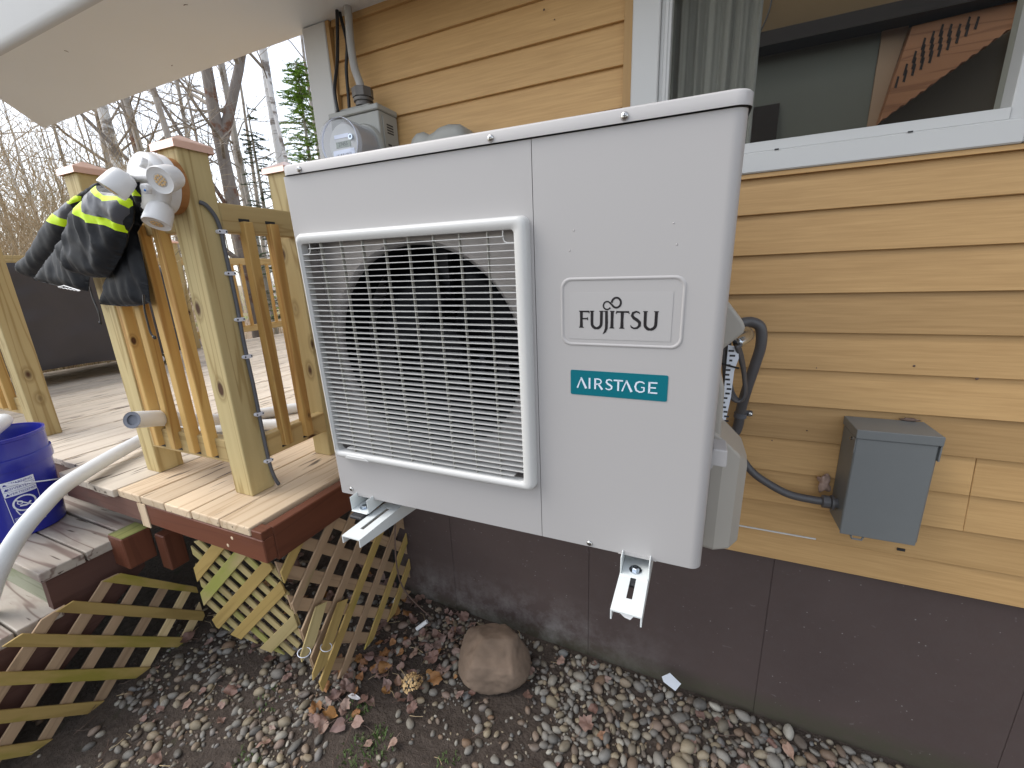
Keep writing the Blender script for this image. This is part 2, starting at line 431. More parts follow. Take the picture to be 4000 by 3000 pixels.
def mat_ground():
    m, t, b = newmat('damp earth and leaf litter')
    v = coords(t, rnd=False)
    n1 = noise_(t, v, 3, 6, 0.6); n2 = noise_(t, v, 45, 6, 0.7); n3 = noise_(t, v, 160, 3, 0.7)
    mud = mixc(t, n1, (0.042, 0.031, 0.024), (0.094, 0.071, 0.057))
    mud = mixc(t, ramp(t, n2, [(0.4, 0.0), (0.75, 0.6)]), mud, (0.155, 0.122, 0.098))
    mud = mixc(t, ramp(t, n3, [(0.62, 0.0), (0.75, 0.5)]), mud, (0.14, 0.12, 0.10))
    mud = mixc(t, ramp(t, noise_(t, v, 7, 5, 0.7), [(0.62, 0.0), (0.74, 0.5)]), mud, (0.045, 0.06, 0.02))
    lit = mixc(t, n2, (0.16, 0.095, 0.055), (0.40, 0.30, 0.20))
    lit = mixc(t, ramp(t, n3, [(0.5, 0.0), (0.7, 0.6)]), lit, (0.10, 0.05, 0.03))
    lit = mixc(t, ramp(t, noise_(t, v, 0.5, 4), [(0.52, 0.0), (0.62, 0.8)]), lit, (0.20, 0.24, 0.05))
    sx = N(t, 'ShaderNodeSeparateXYZ'); tc = N(t, 'ShaderNodeTexCoord'); t.links.new(tc.outputs['Object'], sx.inputs[0])
    f = N(t, 'ShaderNodeMapRange'); f.inputs[1].default_value = -4.6; f.inputs[2].default_value = -5.8; t.links.new(sx.outputs[0], f.inputs[0])
    t.links.new(mixc(t, f.outputs[0], mud, lit), b.inputs['Base Color'])
    b.inputs['Roughness'].default_value = 0.8; b.inputs['Specular IOR Level'].default_value = 0.35
    bump(t, b, n2, 1.0, 0.02)
    return m
M['ground'] = mat_ground()
PEB = [(0.0, (0.17, 0.155, 0.135)), (0.12, (0.29, 0.27, 0.235)), (0.22, (0.095, 0.088, 0.08)), (0.34, (0.36, 0.29, 0.185)), (0.46, (0.185, 0.19, 0.19)), (0.56, (0.21, 0.125, 0.07)), (0.66, (0.11, 0.105, 0.095)), (0.74, (0.48, 0.45, 0.38)), (0.82, (0.145, 0.125, 0.095)), (0.9, (0.28, 0.225, 0.14)), (1.0, (0.24, 0.165, 0.13))]
def mat_pebble(attr):
    m, t, b = newmat('river pebbles' + (' loose' if attr else ''))
    if attr:
        a = N(t, 'ShaderNodeAttribute', attribute_name='tone'); fac = a.outputs['Fac']
        v = coords(t, rnd=False)
    else:
        oi = N(t, 'ShaderNodeObjectInfo'); fac = oi.outputs['Random']
        v = coords(t, rnd=True)
    c = ramp(t, fac, PEB)
    n = noise_(t, v, 55, 5, 0.65)
    c = mixc(t, ramp(t, n, [(0.35, 0.0), (0.75, 0.6)]), c, (0.13, 0.115, 0.095))
    c = mixc(t, ramp(t, noise_(t, v, 300, 3), [(0.6, 0.0), (0.75, 0.35)]), c, (0.4, 0.38, 0.34))
    t.links.new(c, b.inputs['Base Color'])
    b.inputs['Roughness'].default_value = 0.62
    bump(t, b, n, 0.3, 0.002)
    return m
M['pebble'] = mat_pebble(False); M['gravel'] = mat_pebble(True)
def mat_leaf():
    m, t, b = newmat('dead leaves')
    oi = N(t, 'ShaderNodeObjectInfo')
    c = ramp(t, oi.outputs['Random'], [(0.0, (0.20, 0.11, 0.085)), (0.3, (0.36, 0.235, 0.185)), (0.5, (0.24, 0.15, 0.13)), (0.7, (0.40, 0.29, 0.24)), (0.85, (0.36, 0.16, 0.055)), (1.0, (0.38, 0.19, 0.05))])
    n = noise_(t, coords(t, rnd=True), 60, 5, 0.7)
    c = mixc(t, ramp(t, n, [(0.35, 0.0), (0.7, 0.6)]), c, (0.12, 0.07, 0.055))
    t.links.new(c, b.inputs['Base Color']); b.inputs['Roughness'].default_value = 0.6
    bump(t, b, n, 0.4, 0.002)
    return m
M['leaf'] = mat_leaf()
M['rock'] = plain('brown fieldstone', (0.19, 0.135, 0.096), 0.85, var=0.6, scale=14, bmp=1.0, bscale=55)
M['straw'] = plain('straw', (0.42, 0.32, 0.18), 0.7, var=0.2, scale=40)
M['twig'] = plain('grey brown twig', (0.13, 0.085, 0.065), 0.8, var=0.3, scale=40)
M['grassgreen'] = plain('moss and grass', (0.07, 0.12, 0.025), 0.7, var=0.4, scale=60)
M['foam'] = plain('white foam scrap', (0.78, 0.78, 0.78), 0.7)
M['petal'] = plain('dry hydrangea petals', (0.62, 0.42, 0.20), 0.7, var=0.25, scale=60)
M['line_white'] = plain('white line set wrap', (0.70, 0.71, 0.71), 0.5, var=0.05, scale=30, bmp=0.5, bscale=420)
M['foam_grey'] = plain('grey insulation core', (0.16, 0.17, 0.20), 0.7)
def mat_bark(name, c0, c1, c2, birch=False):
    m, t, b = newmat(name)
    v = coords(t, (9, 9, 22) if birch else (20, 20, 5))
    n = noise_(t, v, 1.0, 5, 0.65)
    c = mixc(t, n, c0, c1)
    v2 = coords(t, (1.6, 1.6, 5) if birch else (2, 2, 2))
    c = mixc(t, ramp(t, noise_(t, v2, 1.0, 4, 0.7), [(0.52, 0.0), (0.60, 0.95)]), c, c2)
    t.links.new(c, b.inputs['Base Color']); b.inputs['Roughness'].default_value = 0.8
    bump(t, b, n, 0.5, 0.01)
    return m
M['bark'] = mat_bark('maple bark', (0.26, 0.225, 0.19), (0.50, 0.465, 0.43), (0.15, 0.11, 0.075))
M['bark_red'] = mat_bark('patchy orange bark', (0.10, 0.075, 0.06), (0.32, 0.29, 0.265), (0.15, 0.065, 0.035))
M['birch'] = mat_bark('white birch bark', (0.62, 0.62, 0.62), (0.80, 0.80, 0.80), (0.20, 0.17, 0.15), True)
M['twigs'] = mat_bark('winter twigs', (0.25, 0.21, 0.175), (0.42, 0.37, 0.31), (0.16, 0.13, 0.10))
M['brush'] = mat_bark('brown brush stems', (0.36, 0.27, 0.16), (0.55, 0.43, 0.28), (0.22, 0.19, 0.10))
M['needle'] = plain('dark spruce needles', (0.06, 0.11, 0.045), 0.7, var=0.4, scale=3)
M['needle2'] = plain('bright pine needles', (0.27, 0.43, 0.07), 0.7, var=0.4, scale=3)
M['underdeck'] = plain('leafy soil under deck', (0.03, 0.022, 0.018), 0.9, var=0.3, scale=20)

exec_parts = []

# ================================================================== GROUND
def gz(x, y):
    z = 0.008 - 0.03 * max(-0.2, min(1.6, x + 1.2))
    near = max(0.0, 1.0 - max(abs(x + 0.7) / 2.2, abs(y - 0.7) / 1.1))
    z += near * (0.012 * noise.noise(Vector((x * 3, y * 3, 1))) + 0.008 * noise.noise(Vector((x * 11, y * 11, 4))))
    far = min(1.0, max(0.0, (-x - 5.6) / 6.0))
    z += far * (0.15 * noise.noise(Vector((x * 0.3, y * 0.3, 9))) + 0.1)
    return z
def steps(a, b, d):
    n = int(round((b - a) / d)); return [a + (b - a) * i / n for i in range(n + 1)]
gx = [-220, -120, -70, -45, -32, -24, -18, -14, -11, -9, -7.5, -6.3, -5.4, -4.5, -3.6, -3.0] + steps(-2.6, 1.3, 0.022) + [1.5, 1.8, 2.1, 2.5, 4, 8, 20, 60, 140]
gy = [-140, -60, -20, -8, -3, -1.2, -0.5] + steps(-0.1, 1.42, 0.022) + [1.8, 2.4, 3.2, 4.2, 5.4, 7, 9, 12, 16, 22, 30, 45, 70, 120, 220]
g = MB()
nx = len(gx)
for y in gy:
    for x in gx: g.v.append((x, y, gz(x, y)))
for j in range(len(gy) - 1):
    for i in range(nx - 1):
        g.f.append((j * nx + i, j * nx + i + 1, (j + 1) * nx + i + 1, (j + 1) * nx + i)); g.m.append(0)
ground = g.build('ground', M['ground'], smooth=True)
tag(ground, kind='structure')

# ---- pebbles
def pebble_mesh(seed):
    rnd = random.Random(seed)
    bm = bmesh.new(); bmesh.ops.create_icosphere(bm, subdivisions=2, radius=1.0)
    sx, sy, sz = 1.0, rnd.uniform(0.6, 0.85), rnd.uniform(0.36, 0.66)
    off = Vector((seed * 3.1, 0, 0))
    cut = [(Vector((rnd.uniform(-1, 1), rnd.uniform(-1, 1), rnd.uniform(-.6, 1))).normalized(), rnd.uniform(0.68, 0.9)) for _ in range(3 + seed % 4)]
    for v in bm.verts:
        p = v.co.copy()
        for nrm, d in cut:
            e = p.dot(nrm) - d
            if e > 0: p -= nrm * e * 0.8
        p *= 1 + 0.14 * noise.noise(p * 1.2 + off)
        v.co = Vector((p.x * sx, p.y * sy, p.z * sz))
    me = bpy.data.meshes.new('pebble'); bm.to_mesh(me); bm.free()
    me.polygons.foreach_set('use_smooth', [True] * len(me.polygons))
    return me
PM = [pebble_mesh(i) for i in range(14)]
for me in PM: me.materials.append(M['pebble'])
def density(x, y):
    if y > 1.345 and x > -1.24: return 0
    if x > -0.42:
        return 1.0 if y > 0.80 + 0.1 * noise.noise(Vector((x * 3, y * 3, 2))) + max(0, -x) * 0.25 else 0.32
    if x < -1.0:
        if y > 0.98: return 0.30
        d = 0.95 if (x < -1.02 and y > 0.50 - 0.12 * (x + 1.9)) else 0.35
        if x < -1.72 and y < 0.50: d = 0.06
        if x < -1.9: d *= 0.25
        if y < 0.40 and x < -1.5: d *= 0.4
        return d
    if y > 1.12: return 0.85
    if y > 0.97: return 0.55
    if y > 0.85: return 0.30
    return 0.15
spots = []
rnd = random.Random(3)
ROCK = Vector((-0.655, 1.15)); cellmap = {}
def free(x, y, r):
    c = (int(x / 0.06), int(y / 0.06))
    for i in range(-1, 2):
        for j in range(-1, 2):
            for (a, b, rr) in cellmap.get((c[0] + i, c[1] + j), ()):
                if (a - x) ** 2 + (b - y) ** 2 < (0.80 * (r + rr)) ** 2: return False
    cellmap.setdefault(c, []).append((x, y, r)); return True
def clump(x, y):
    n_ = noise.noise(Vector((x * 4.5, y * 4.5, 7))) + 0.6 * noise.noise(Vector((x * 12, y * 12, 3)))
    return max(0.0, min(1.0, 0.55 + 1.3 * n_))
for tries, r0, r1, k_left, k_right in ((1100, 0.0165, 0.0235, 0.45, 0.6), (6400, 0.0105, 0.0165, 0.80, 1.0), (9000, 0.0060, 0.0105, 0.9, 0.8), (18000, 0.0025, 0.0060, 0.9, 0.5)):
    for it in range(int(tries * 1.375)):
        x = rnd.uniform(-2.1, 2.3); y = rnd.uniform(0.16, 1.345)
        right = x > -0.42
        d_ = density(x, y) * (k_right if right else k_left) * (1.0 if (right and y > 0.95) else clump(x, y))
        if rnd.random() > d_: continue
        r = rnd.uniform(r0, r1)
        if (Vector((x, y)) - ROCK).length < 0.118 + r: continue
        if y + r > 1.352 and x > -1.24: continue
        if free(x, y, r * 0.9): spots.append((x, y, r))
def seen_size(s):
    x, y, r = s
    c = RM.transposed() @ Vector((x, y, gz(x, y) - EYE))
    px = c.x / c.z * FPX + 2000; py = c.y / c.z * FPX + 1500
    return r / c.z if (-30 < px < 4030 and -30 < py < 3030) else 0
spots.sort(key=lambda s: -seen_size(s))
def stone_mat(x, y, r, seed):
    rr = random.Random(seed)
    e = Matrix.Rotation(rr.uniform(0, 2 * pi), 4, 'Z') @ Matrix.Rotation(rr.uniform(-0.45, 0.45), 4, 'X') @ Matrix.Rotation(rr.uniform(-0.3, 0.3), 4, 'Y')
    s = r * 1.28
    stack = 0.12 * r + rr.random() * 0.25 * r
    return Matrix.Translation((x, y, gz(x, y) + stack)) @ e @ Matrix.Diagonal((s, s * rr.uniform(0.85, 1.05), s * rr.uniform(0.85, 1.2), 1))
for i, (x, y, r) in enumerate(spots[:300]):
    o = bpy.data.objects.new('pebble', PM[i % len(PM)]); COL.objects.link(o)
    o.parent = ground; o.matrix_basis = stone_mat(x, y, r, i)
gv, gf, tone = [], [], []
for i, (x, y, r) in enumerate(spots[300:]):
    mtx = stone_mat(x, y, r, i + 999); me = PM[i % len(PM)]
    b = len(gv); t_ = rnd.random()
    gv += [tuple(mtx @ v.co) for v in me.vertices]
    gf += [tuple(b + k for k in p.vertices) for p in me.polygons]
    tone += [t_] * len(me.vertices)
gm = bpy.data.meshes.new('gravel'); gm.from_pydata(gv, [], gf)
at = gm.attributes.new('tone', 'FLOAT', 'POINT'); at.data.foreach_set('value', tone)
gm.materials.append(M['gravel'])
gravel = place('gravel', gm, None, True)
tag(gravel, kind='stuff')

# ================================================================== HOUSE
house = thing('house', 'tan clapboard house with dark brown foundation, white trim and eave', 'house', (0, 1.345, 0.6))
core = MB()
core.box((-1.330, 1.3505, 0.64), (-0.205, 1.46, 2.55)); core.box((-0.205, 1.3505, 0.64), (0.665, 1.46, 1.72))
core.box((0.665, 1.3505, 0.64), (3.6, 1.46, 2.55)); core.box((-0.205, 1.3505, 2.50), (0.665, 1.46, 2.55))
core.box((-1.330, 1.462, 0.64), (-1.25, 7.0, 2.9))
core.build('wall_sheathing', M['sidez'], house)
PITCH = 0.1016
def plank(x0, x1, k, cut=0.0):
    zb = 1.415 - PITCH * k + cut; zt = 1.415 - PITCH * (k - 1) + 0.004
    b = MB()
    vs = []
    for x in (x0, x1):
        vs.append([(x, 1.3300, zb), (x, 1.3415, zt), (x, 1.3495, zt), (x, 1.3495, zb)])
    a, c = vs
    b.add(a + c, [(0, 1, 2, 3), (7, 6, 5, 4), (0, 4, 5, 1), (1, 5, 6, 2), (2, 6, 7, 3), (3, 7, 4, 0)])
    return b.build('siding_plank', M['siding'], house, bevel=0.0012)
for k in range(-9, 9):
    cut = 0.013 if k == 8 else 0.0
    if k >= -2:
        if k == 5: plank(-1.22, 0.660, k); plank(0.6612, 3.2, k)
        elif k == 6: plank(-1.22, 0.6655, k); plank(0.6662, 3.2, k)
        else: plank(-1.22, 3.2, k, cut)
    else:
        plank(-1.215, -0.228, k); plank(0.70, 3.2, k)
MB().box((0.02, 1.3270, 0.7075), (0.36, 1.3297, 0.7115)).build('starter_strip', M['white_trim'], house)
# corner board, trim channels
MB().box((-1.337, 1.318, 0.62), (-1.232, 1.3495, 2.348)).build('corner_board', M['white_trim'], house, bevel=0.003)
MB().box((-1.2315, 1.322, 0.64), (-1.2165, 1.349, 2.348)).build('corner_channel', M['sidez'], house)
MB().box((-0.2275, 1.322, 1.72), (-0.2065, 1.349, 2.5)).build('trim_channel', M['sidez'], house)
lip = MB(); lip.box((-0.2, 1.3255, 1.706), (3.2, 1.3465, 1.7165)); lip.build('sill_channel', M['siding'], house)
# window
win = MB()
win.box((-0.206, 1.318, 1.717), (-0.137, 1.349, 2.56)); win.box((0.595, 1.318, 1.717), (0.70, 1.349, 2.56))
win.box((-0.1368, 1.3185, 1.717), (0.5948, 1.349, 1.765))
window = win.build('window', M['white_trim'], house, bevel=0.003)
sash = MB()
sash.box((-0.1365, 1.330, 1.7655), (-0.111, 1.40, 2.56)); sash.box((0.568, 1.330, 1.7655), (0.5945, 1.40, 2.56)); sash.box((-0.1108, 1.326, 1.7655), (0.5678, 1.40, 1.789))
sash.box((-0.128, 1.3275, 1.79), (-0.118, 1.3305, 2.56))
sash.build('sash', M['white_trim'], window, bevel=0.002)
for x in (0.145, 0.40): MB().box((x, 1.3165, 1.7635), (x + 0.009, 1.3182, 1.7665)).build('weep_hole', M['rubber'], window)
MB().box((-0.1106, 1.372, 1.7895), (0.5676, 1.376, 2.56)).build('window_pane', M['pane'], window)
def curtain(x0, x1, folds, amp, y0):
    b = MB(); n = folds * 10
    for i in range(n + 1):
        x = x0 + (x1 - x0) * i / n
        y = y0 + amp * sin(2 * pi * i / 10 + 0.6 * sin(i * 0.31)) + 0.3 * amp * sin(i * 1.7)
        b.v += [(x, y, 1.72), (x, y, 2.62)]
    for i in range(n): b.f.append((2 * i, 2 * i + 2, 2 * i + 3, 2 * i + 1)); b.m.append(0)
    return b.build('curtain', M['curtain'], window, smooth=True)
curtain(-0.115, 0.098, 6, 0.011, 1.43); curtain(0.583, 0.640, 2, 0.008, 1.43)
# the room behind the glass
room = MB()
room.box((-1.19, 1.50, 1.30), (2.6, 3.9, 1.34))
room.build('room_floor', M['floorroom'], house)
MB().box((-1.2, 3.26, 1.34), (0.80, 3.32, 2.668)).build('room_wall', M['darkroom'], house)
MB().box((-1.24, 1.47, 1.34), (-1.20, 3.9, 3.6)).build('room_wall', M['darkroom'], house)
MB().box((-1.2, 3.12, 2.664), (2.4, 3.28, 2.735)).build('beam', M['beam'], house)
MB().prism([(-1.2, 3.36, 2.60), (2.4, 3.36, 2.60), (2.4, 2.2, 3.9), (-1.2, 2.2, 3.9)], (0, 0.02, 0.02)).build('room_ceiling', M['beige_room'], house)
MB().prism([(0.80, 3.25, 2.20), (0.838, 3.25, 2.20), (0.912, 3.25, 2.664), (0.802, 3.25, 2.664)], (0, 0.06, 0)).build('wall_end', M['peach_room'], house)
MB().box((0.80, 3.40, 1.34), (2.4, 3.45, 2.664)).build('room_wall', plain('brown olive wall', (0.09, 0.07, 0.045), 0.8), house)
st = [(0.912, 2.640), (1.287, 2.655), (1.42, 2.640), (1.32, 2.555)]
rr = random.Random(5)
for i in range(13): 
    t = (i + 0.6) / 13.5; st.append((1.32 - 0.482 * t, 2.560 - 0.352 * t - 0.005 * rr.random()))
    st.append((1.32 - 0.482 * t - 0.018, 2.555 - 0.352 * t))
st.append((0.838, 2.205))
stair = MB().prism([(x, 3.20, z) for x, z in st], (0, 0.05, 0)).build('carved_stair', M['stairwood'], house)
sl = MB()
for row in range(4):
    for i in range(13 - row * 3):
        x = 0.885 + 0.031 * i + 0.008 * row + 0.02 * row; z = 2.395 + 0.0225 * i + 0.052 * row
        if z > 2.61: continue
        sl.prism([(x - 0.006, 3.196, z - 0.026), (x + 0.004, 3.196, z - 0.030), (x + 0.008, 3.196, z + 0.022), (x, 3.196, z + 0.026)], (0, 0.003, 0))
sl.build('slots', M['beam'], stair)
MB().box((0.187, 3.225, 2.18), (0.357, 3.255, 2.395)).build('wall_panel', M['beam'], house)
MB().tube(spline([(0.21, 3.1, 2.73), (0.235, 3.1, 2.79), (0.25, 3.1, 2.86), (0.255, 3.1, 2.98)], 4), 0.004, 5).build('lamp_cord', M['blackcable'], house)
# foundation panels
FX = [-1.238, -0.93, -0.317, 0.272, 0.885, 1.50, 2.2, 3.2]
MB().box((-1.235, 1.362, -0.3), (3.2, 1.50, 0.66)).build('foundation_wall', M['found'], house)
for a, b in zip(FX, FX[1:]):
    MB().box((a + 0.0006, 1.3592, -0.3), (b - 0.0006, 1.3618, 0.6395)).build('foundation_panel', M['found'], house, bevel=0.0025)
fc = MB()
fc.tube([(-1.243, 1.352, -0.2), (-1.247, 1.352, 0.2), (-1.241, 1.352, 0.45), (-1.246, 1.352, 0.64)], 0.011, 7)
fc.tube([(-1.262, 1.358, -0.2), (-1.258, 1.358, 0.2), (-1.263, 1.358, 0.45), (-1.260, 1.358, 0.64)], 0.009, 7)
fc.build('corner_strip', M['rubber'], house, smooth=True)
MB().box((-1.27, 1.372, -0.3), (-1.24, 7.0, 0.66)).build('foundation_wall', M['found'], house)
# eave
so = MB().prism([(-3.31, 1.3495, 2.35), (3.2, 1.3495, 2.35), (3.2, 0.935, 2.35), (-2.77, 0.935, 2.35)], (0, 0, 0.03))
so.build('soffit', M['soffit'], house)
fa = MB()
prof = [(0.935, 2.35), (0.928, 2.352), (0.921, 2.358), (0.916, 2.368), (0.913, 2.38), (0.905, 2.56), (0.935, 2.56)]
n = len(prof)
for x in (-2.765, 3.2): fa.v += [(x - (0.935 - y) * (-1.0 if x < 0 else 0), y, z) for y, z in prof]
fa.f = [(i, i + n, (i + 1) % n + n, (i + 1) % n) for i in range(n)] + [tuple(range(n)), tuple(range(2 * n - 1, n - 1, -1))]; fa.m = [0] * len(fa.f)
fa.build('fascia', plain('white fascia with shade', (0.50, 0.50, 0.49), 0.5, var=0.04, scale=3), house, auto=35)  # base colour lowered to hold the shade of a gutter not built here
MB().prism([(-3.312, 1.3495, 2.352), (-2.772, 0.936, 2.352), (-2.772, 0.936, 2.56), (-3.312, 1.3495, 2.56)], (0.02, 0.02, 0)).build('eave_return', M['soffit'], house)
roof = MB().prism([(-2.78, 0.88, 2.562), (-1.37, 0.88, 2.562), (-1.37, 1.36, 2.562), (-3.30, 1.36, 2.562)], (0, 0, 0.02))
roof.prism([(-1.36, 0.88, 2.562), (-1.36, 1.62, 2.562), (-1.36, 1.62, 2.95)], (4.6, 0, 0))
roof.prism([(-1.36, 3.4, 3.95), (-1.36, 7.1, 2.562), (-1.36, 7.1, 2.70), (-1.36, 3.4, 4.1)], (4.6, 0, 0))  # roof left open ahead of this slope to let sky light into the room
roof.build('roof', plain('dark shingles', (0.06, 0.055, 0.05), 0.9), house)

for (x, y, a, L_) in ((-2.2, 1.02, 1.2, .014), (-1.55, 1.06, -.3, .016), (-2.0, 1.27, -.8, .012)):
    MB().tube([(x, y, 2.3495), (x + L_ * .5 * cos(a), y + L_ * .5 * sin(a), 2.3493), (x + L_ * cos(a + .5), y + L_ * sin(a + .5), 2.3495)], [.0006, .0011, .0005], 5).build('scuff', M['twig'], house)
for (x, z, r) in ((0.30, 1.219, .004), (0.50, 1.235, .006), (0.30, 1.04, .004), (0.22, 1.0, .004), (-0.45, 2.20, .006), (-0.42, 2.17, .004), (0.62, 1.21, .007)):
    MB().lathe((x, 1.3312, z), (0, -1, 0), [(r * .5, 0), (r * .35, .0012), (0, .0015)], 7).build('dirt_speck', M['twig'], house)

# ================================================================== HEAT PUMP
O = Vector((-0.8618, 0.7624, -0.5664 + EYE))
ex = Vector((0.9998, 0.017, -0.0105)).normalized(); ez = Vector((0.0076, -0.0395, 0.9992)); ez = (ez - ex * ex.dot(ez)).normalized(); ey = ez.cross(ex)
ACM = Matrix(((ex.x, ey.x, ez.x, O.x), (ex.y, ey.y, ez.y, O.y), (ex.z, ey.z, ez.z, O.z), (0, 0, 0, 1)))
ac = thing('heat_pump', 'large off white wall mounted heat pump with square fan grille and teal badge', 'heat pump', mat=ACM)
W, H, D = 0.900, 0.809, 0.33
def acp(mb, name, mat, parent=None, **k):
    return mb.build(name, mat, parent or ac, local=True, **k)
def roundcol(x0, x1, y0, y1, z0, z1, r, n=6):
    return [(x, y) for x, y in rrect(x0, y0, x1, y1, r, n)]
cab = MB()
# cabinet: sides and back (hollow towards the fan)
cab.box((0.002, 0.02, 0.012), (0.006, D, 0.784)); cab.box((0.006, D - 0.004, 0.012), (0.894, D, 0.784)); cab.box((0.006, 0.02, 0.012), (0.894, D - 0.005, 0.016))
cab.box((0.577, 0.02, 0.017), (0.581, D - 0.005, 0.783))
acp(cab, 'cabinet', M['acwhite'])
# fan panel, one sheet with a round mouth: ring of quads between mouth and panel edge
def plate_with_hole(x0, z0, x1, z1, hx, hz, hr, y, n=64, depth=0.0):
    b = MB(); inner = []; outer = []
    for k in range(n):
        a = 2 * pi * k / n; c, s = cos(a), sin(a)
        inner.append((hx + hr * c, hz + hr * s))
        tx = ((x1 - hx) / c if c > 1e-9 else (x0 - hx) / c if c < -1e-9 else 1e9)
        tz = ((z1 - hz) / s if s > 1e-9 else (z0 - hz) / s if s < -1e-9 else 1e9)
        t = min(tx, tz); outer.append((hx + t * c, hz + t * s))
    b.v = [(x, y, z) for x, z in inner] + [(x, y, z) for x, z in outer]
    for cx, cz in ((x0, z0), (x1, z0), (x1, z1), (x0, z1)):
        b.v.append((cx, y, cz))
    for k in range(n):
        k2 = (k + 1) % n
        o1, o2 = outer[k], outer[k2]
        f = [k, n + k]
        if abs(o1[0] - o2[0]) > 1e-6 and abs(o1[1] - o2[1]) > 1e-6:
            cx = x1 if max(o1[0], o2[0]) > x1 - 1e-6 else x0
            cz = z1 if max(o1[1], o2[1]) > z1 - 1e-6 else z0
            f.append(2 * n + [(x0, z0), (x1, z0), (x1, z1), (x0, z1)].index((cx, cz)))
        f += [n + k2, k2]
        b.f.append(tuple(f)); b.m.append(0)
    return b
FXC, FZC, FR = 0.287, 0.393, 0.249
GX0, GX1, GZ0, GZ1 = 0.0165, 0.5690, 0.1195, 0.6690      # grille frame
IX0, IX1, IZ0, IZ1 = 0.0300, 0.5440, 0.1385, 0.6465      # its opening
# front skin of the left half: four strips round the recess behind the grille
fp = MB()
fp.box((0.0, 0.0, 0.0), (0.5755, 0.003, GZ0 + 0.012)); fp.box((0.0, 0.0, GZ1 - 0.012), (0.5755, 0.003, 0.7872))
fp.box((0.0, 0.0, GZ0 + 0.0121), (GX0 + 0.010, 0.003, GZ1 - 0.0121)); fp.box((GX1 - 0.012, 0.0, GZ0 + 0.0121), (0.5755, 0.003, GZ1 - 0.0121))
fp.tube([(0.0, 0.0035, 0.0), (0.0, 0.0035, 0.787)], 0.0035, 8)
fp.box((-0.003, 0.0035, 0.0), (0.0, 0.03, 0.787))
acp(fp, 'fan_panel', M['acwhite'])
rec = plate_with_hole(GX0 + 0.008, GZ0 + 0.008, GX1 - 0.008, GZ1 - 0.008, FXC, FZC, FR, 0.036, 64)
acp(rec, 'recess_plate', M['galv'])
rw = MB()
rw.box((GX0 + 0.004, 0.004, GZ0 + 0.008), (GX0 + 0.0075, 0.0358, GZ1 - 0.008)); rw.box((GX1 - 0.0075, 0.004, GZ0 + 0.008), (GX1 - 0.004, 0.0358, GZ1 - 0.008))
rw.box((GX0 + 0.008, 0.004, GZ0 + 0.004), (GX1 - 0.008, 0.0358, GZ0 + 0.0075)); rw.box((GX0 + 0.008, 0.004, GZ1 - 0.0075), (GX1 - 0.008, 0.0358, GZ1 - 0.004))
acp(rw, 'recess_rim', M['galv'])
bell = MB(); n = 64
duct = MB()
for r, y in ((FR - 0.0098, 0.052), (FR - 0.0098, 0.14)):
    for k in range(n): duct.v.append((FXC + r * cos(2 * pi * k / n), y, FZC + r * sin(2 * pi * k / n)))
for k in range(n): duct.f.append((k, (k + 1) % n, n + (k + 1) % n, n + k)); duct.m.append(0)
acp(duct, 'fan_duct', M['fanblack'], smooth=True)  # deeper liner coloured black to put the fan mouth's darkness into it
for i, (r, y) in enumerate([(FR, 0.036), (FR - 0.005, 0.040), (FR - 0.009, 0.046), (FR - 0.010, 0.0515)]):
    for k in range(n): bell.v.append((FXC + r * cos(2 * pi * k / n), y, FZC + r * sin(2 * pi * k / n)))
for i in range(3):
    for k in range(n):
        k2 = (k + 1) % n; bell.f.append((i * n + k, i * n + k2, (i + 1) * n + k2, (i + 1) * n + k)); bell.m.append(0)
acp(bell, 'bell_mouth', M['galv'], smooth=True)
MBb = MB().box((0.02, 0.27, 0.03), (0.57, 0.272, 0.77)); acp(MBb, 'coil', M['fanblack'])
fan = acp(MB().lathe((FXC, 0.20, FZC), (0, -1, 0), [(0.07, 0), (0.07, 0.09), (0.062, 0.10), (0.02, 0.105), (0.0, 0.106)], 28), 'fan', M['fanblack'], smooth=True)
for q in range(3):
    bl = MB(); a0 = radians(95 + 120 * q); nn = 8
    for i in range(nn + 1):
        t = i / nn
        for rr_ in (0.07, 0.13, 0.18, 0.215):
            a = a0 + t * radians(78) + (rr_ - 0.07) * 1.6
            bl.v.append((FXC + rr_ * cos(a), 0.19 - 0.075 * t, FZC + rr_ * sin(a)))
    for i in range(nn):
        for j in range(3): bl.f.append((i * 4 + j, i * 4 + j + 1, i * 4 + j + 5, i * 4 + j + 4)); bl.m.append(0)
    ob = acp(bl, 'blade', M['fanblack'], fan, smooth=True)
    sm = ob.modifiers.new('thick', 'SOLIDIFY'); sm.thickness = 0.004
mt = MB()
mt.lathe((FXC + 0.02, 0.255, FZC - 0.06), (0, -1, 0), [(0.05, 0), (0.05, 0.045), (0.04, 0.05), (0.0, 0.05)], 24)
mt.box((FXC + 0.105, 0.215, 0.10), (FXC + 0.135, 0.235, 0.70)); mt.box((FXC - 0.05, 0.215, 0.10), (FXC - 0.02, 0.235, 0.70))
for z in (0.37, 0.47): mt.lathe((FXC + 0.12, 0.215, z), (0, -1, 0), [(0.02, 0), (0.02, 0.012), (0.011, 0.014), (0.0, 0.02)], 14)
acp(mt, 'motor_mount', M['motor'], smooth=False)
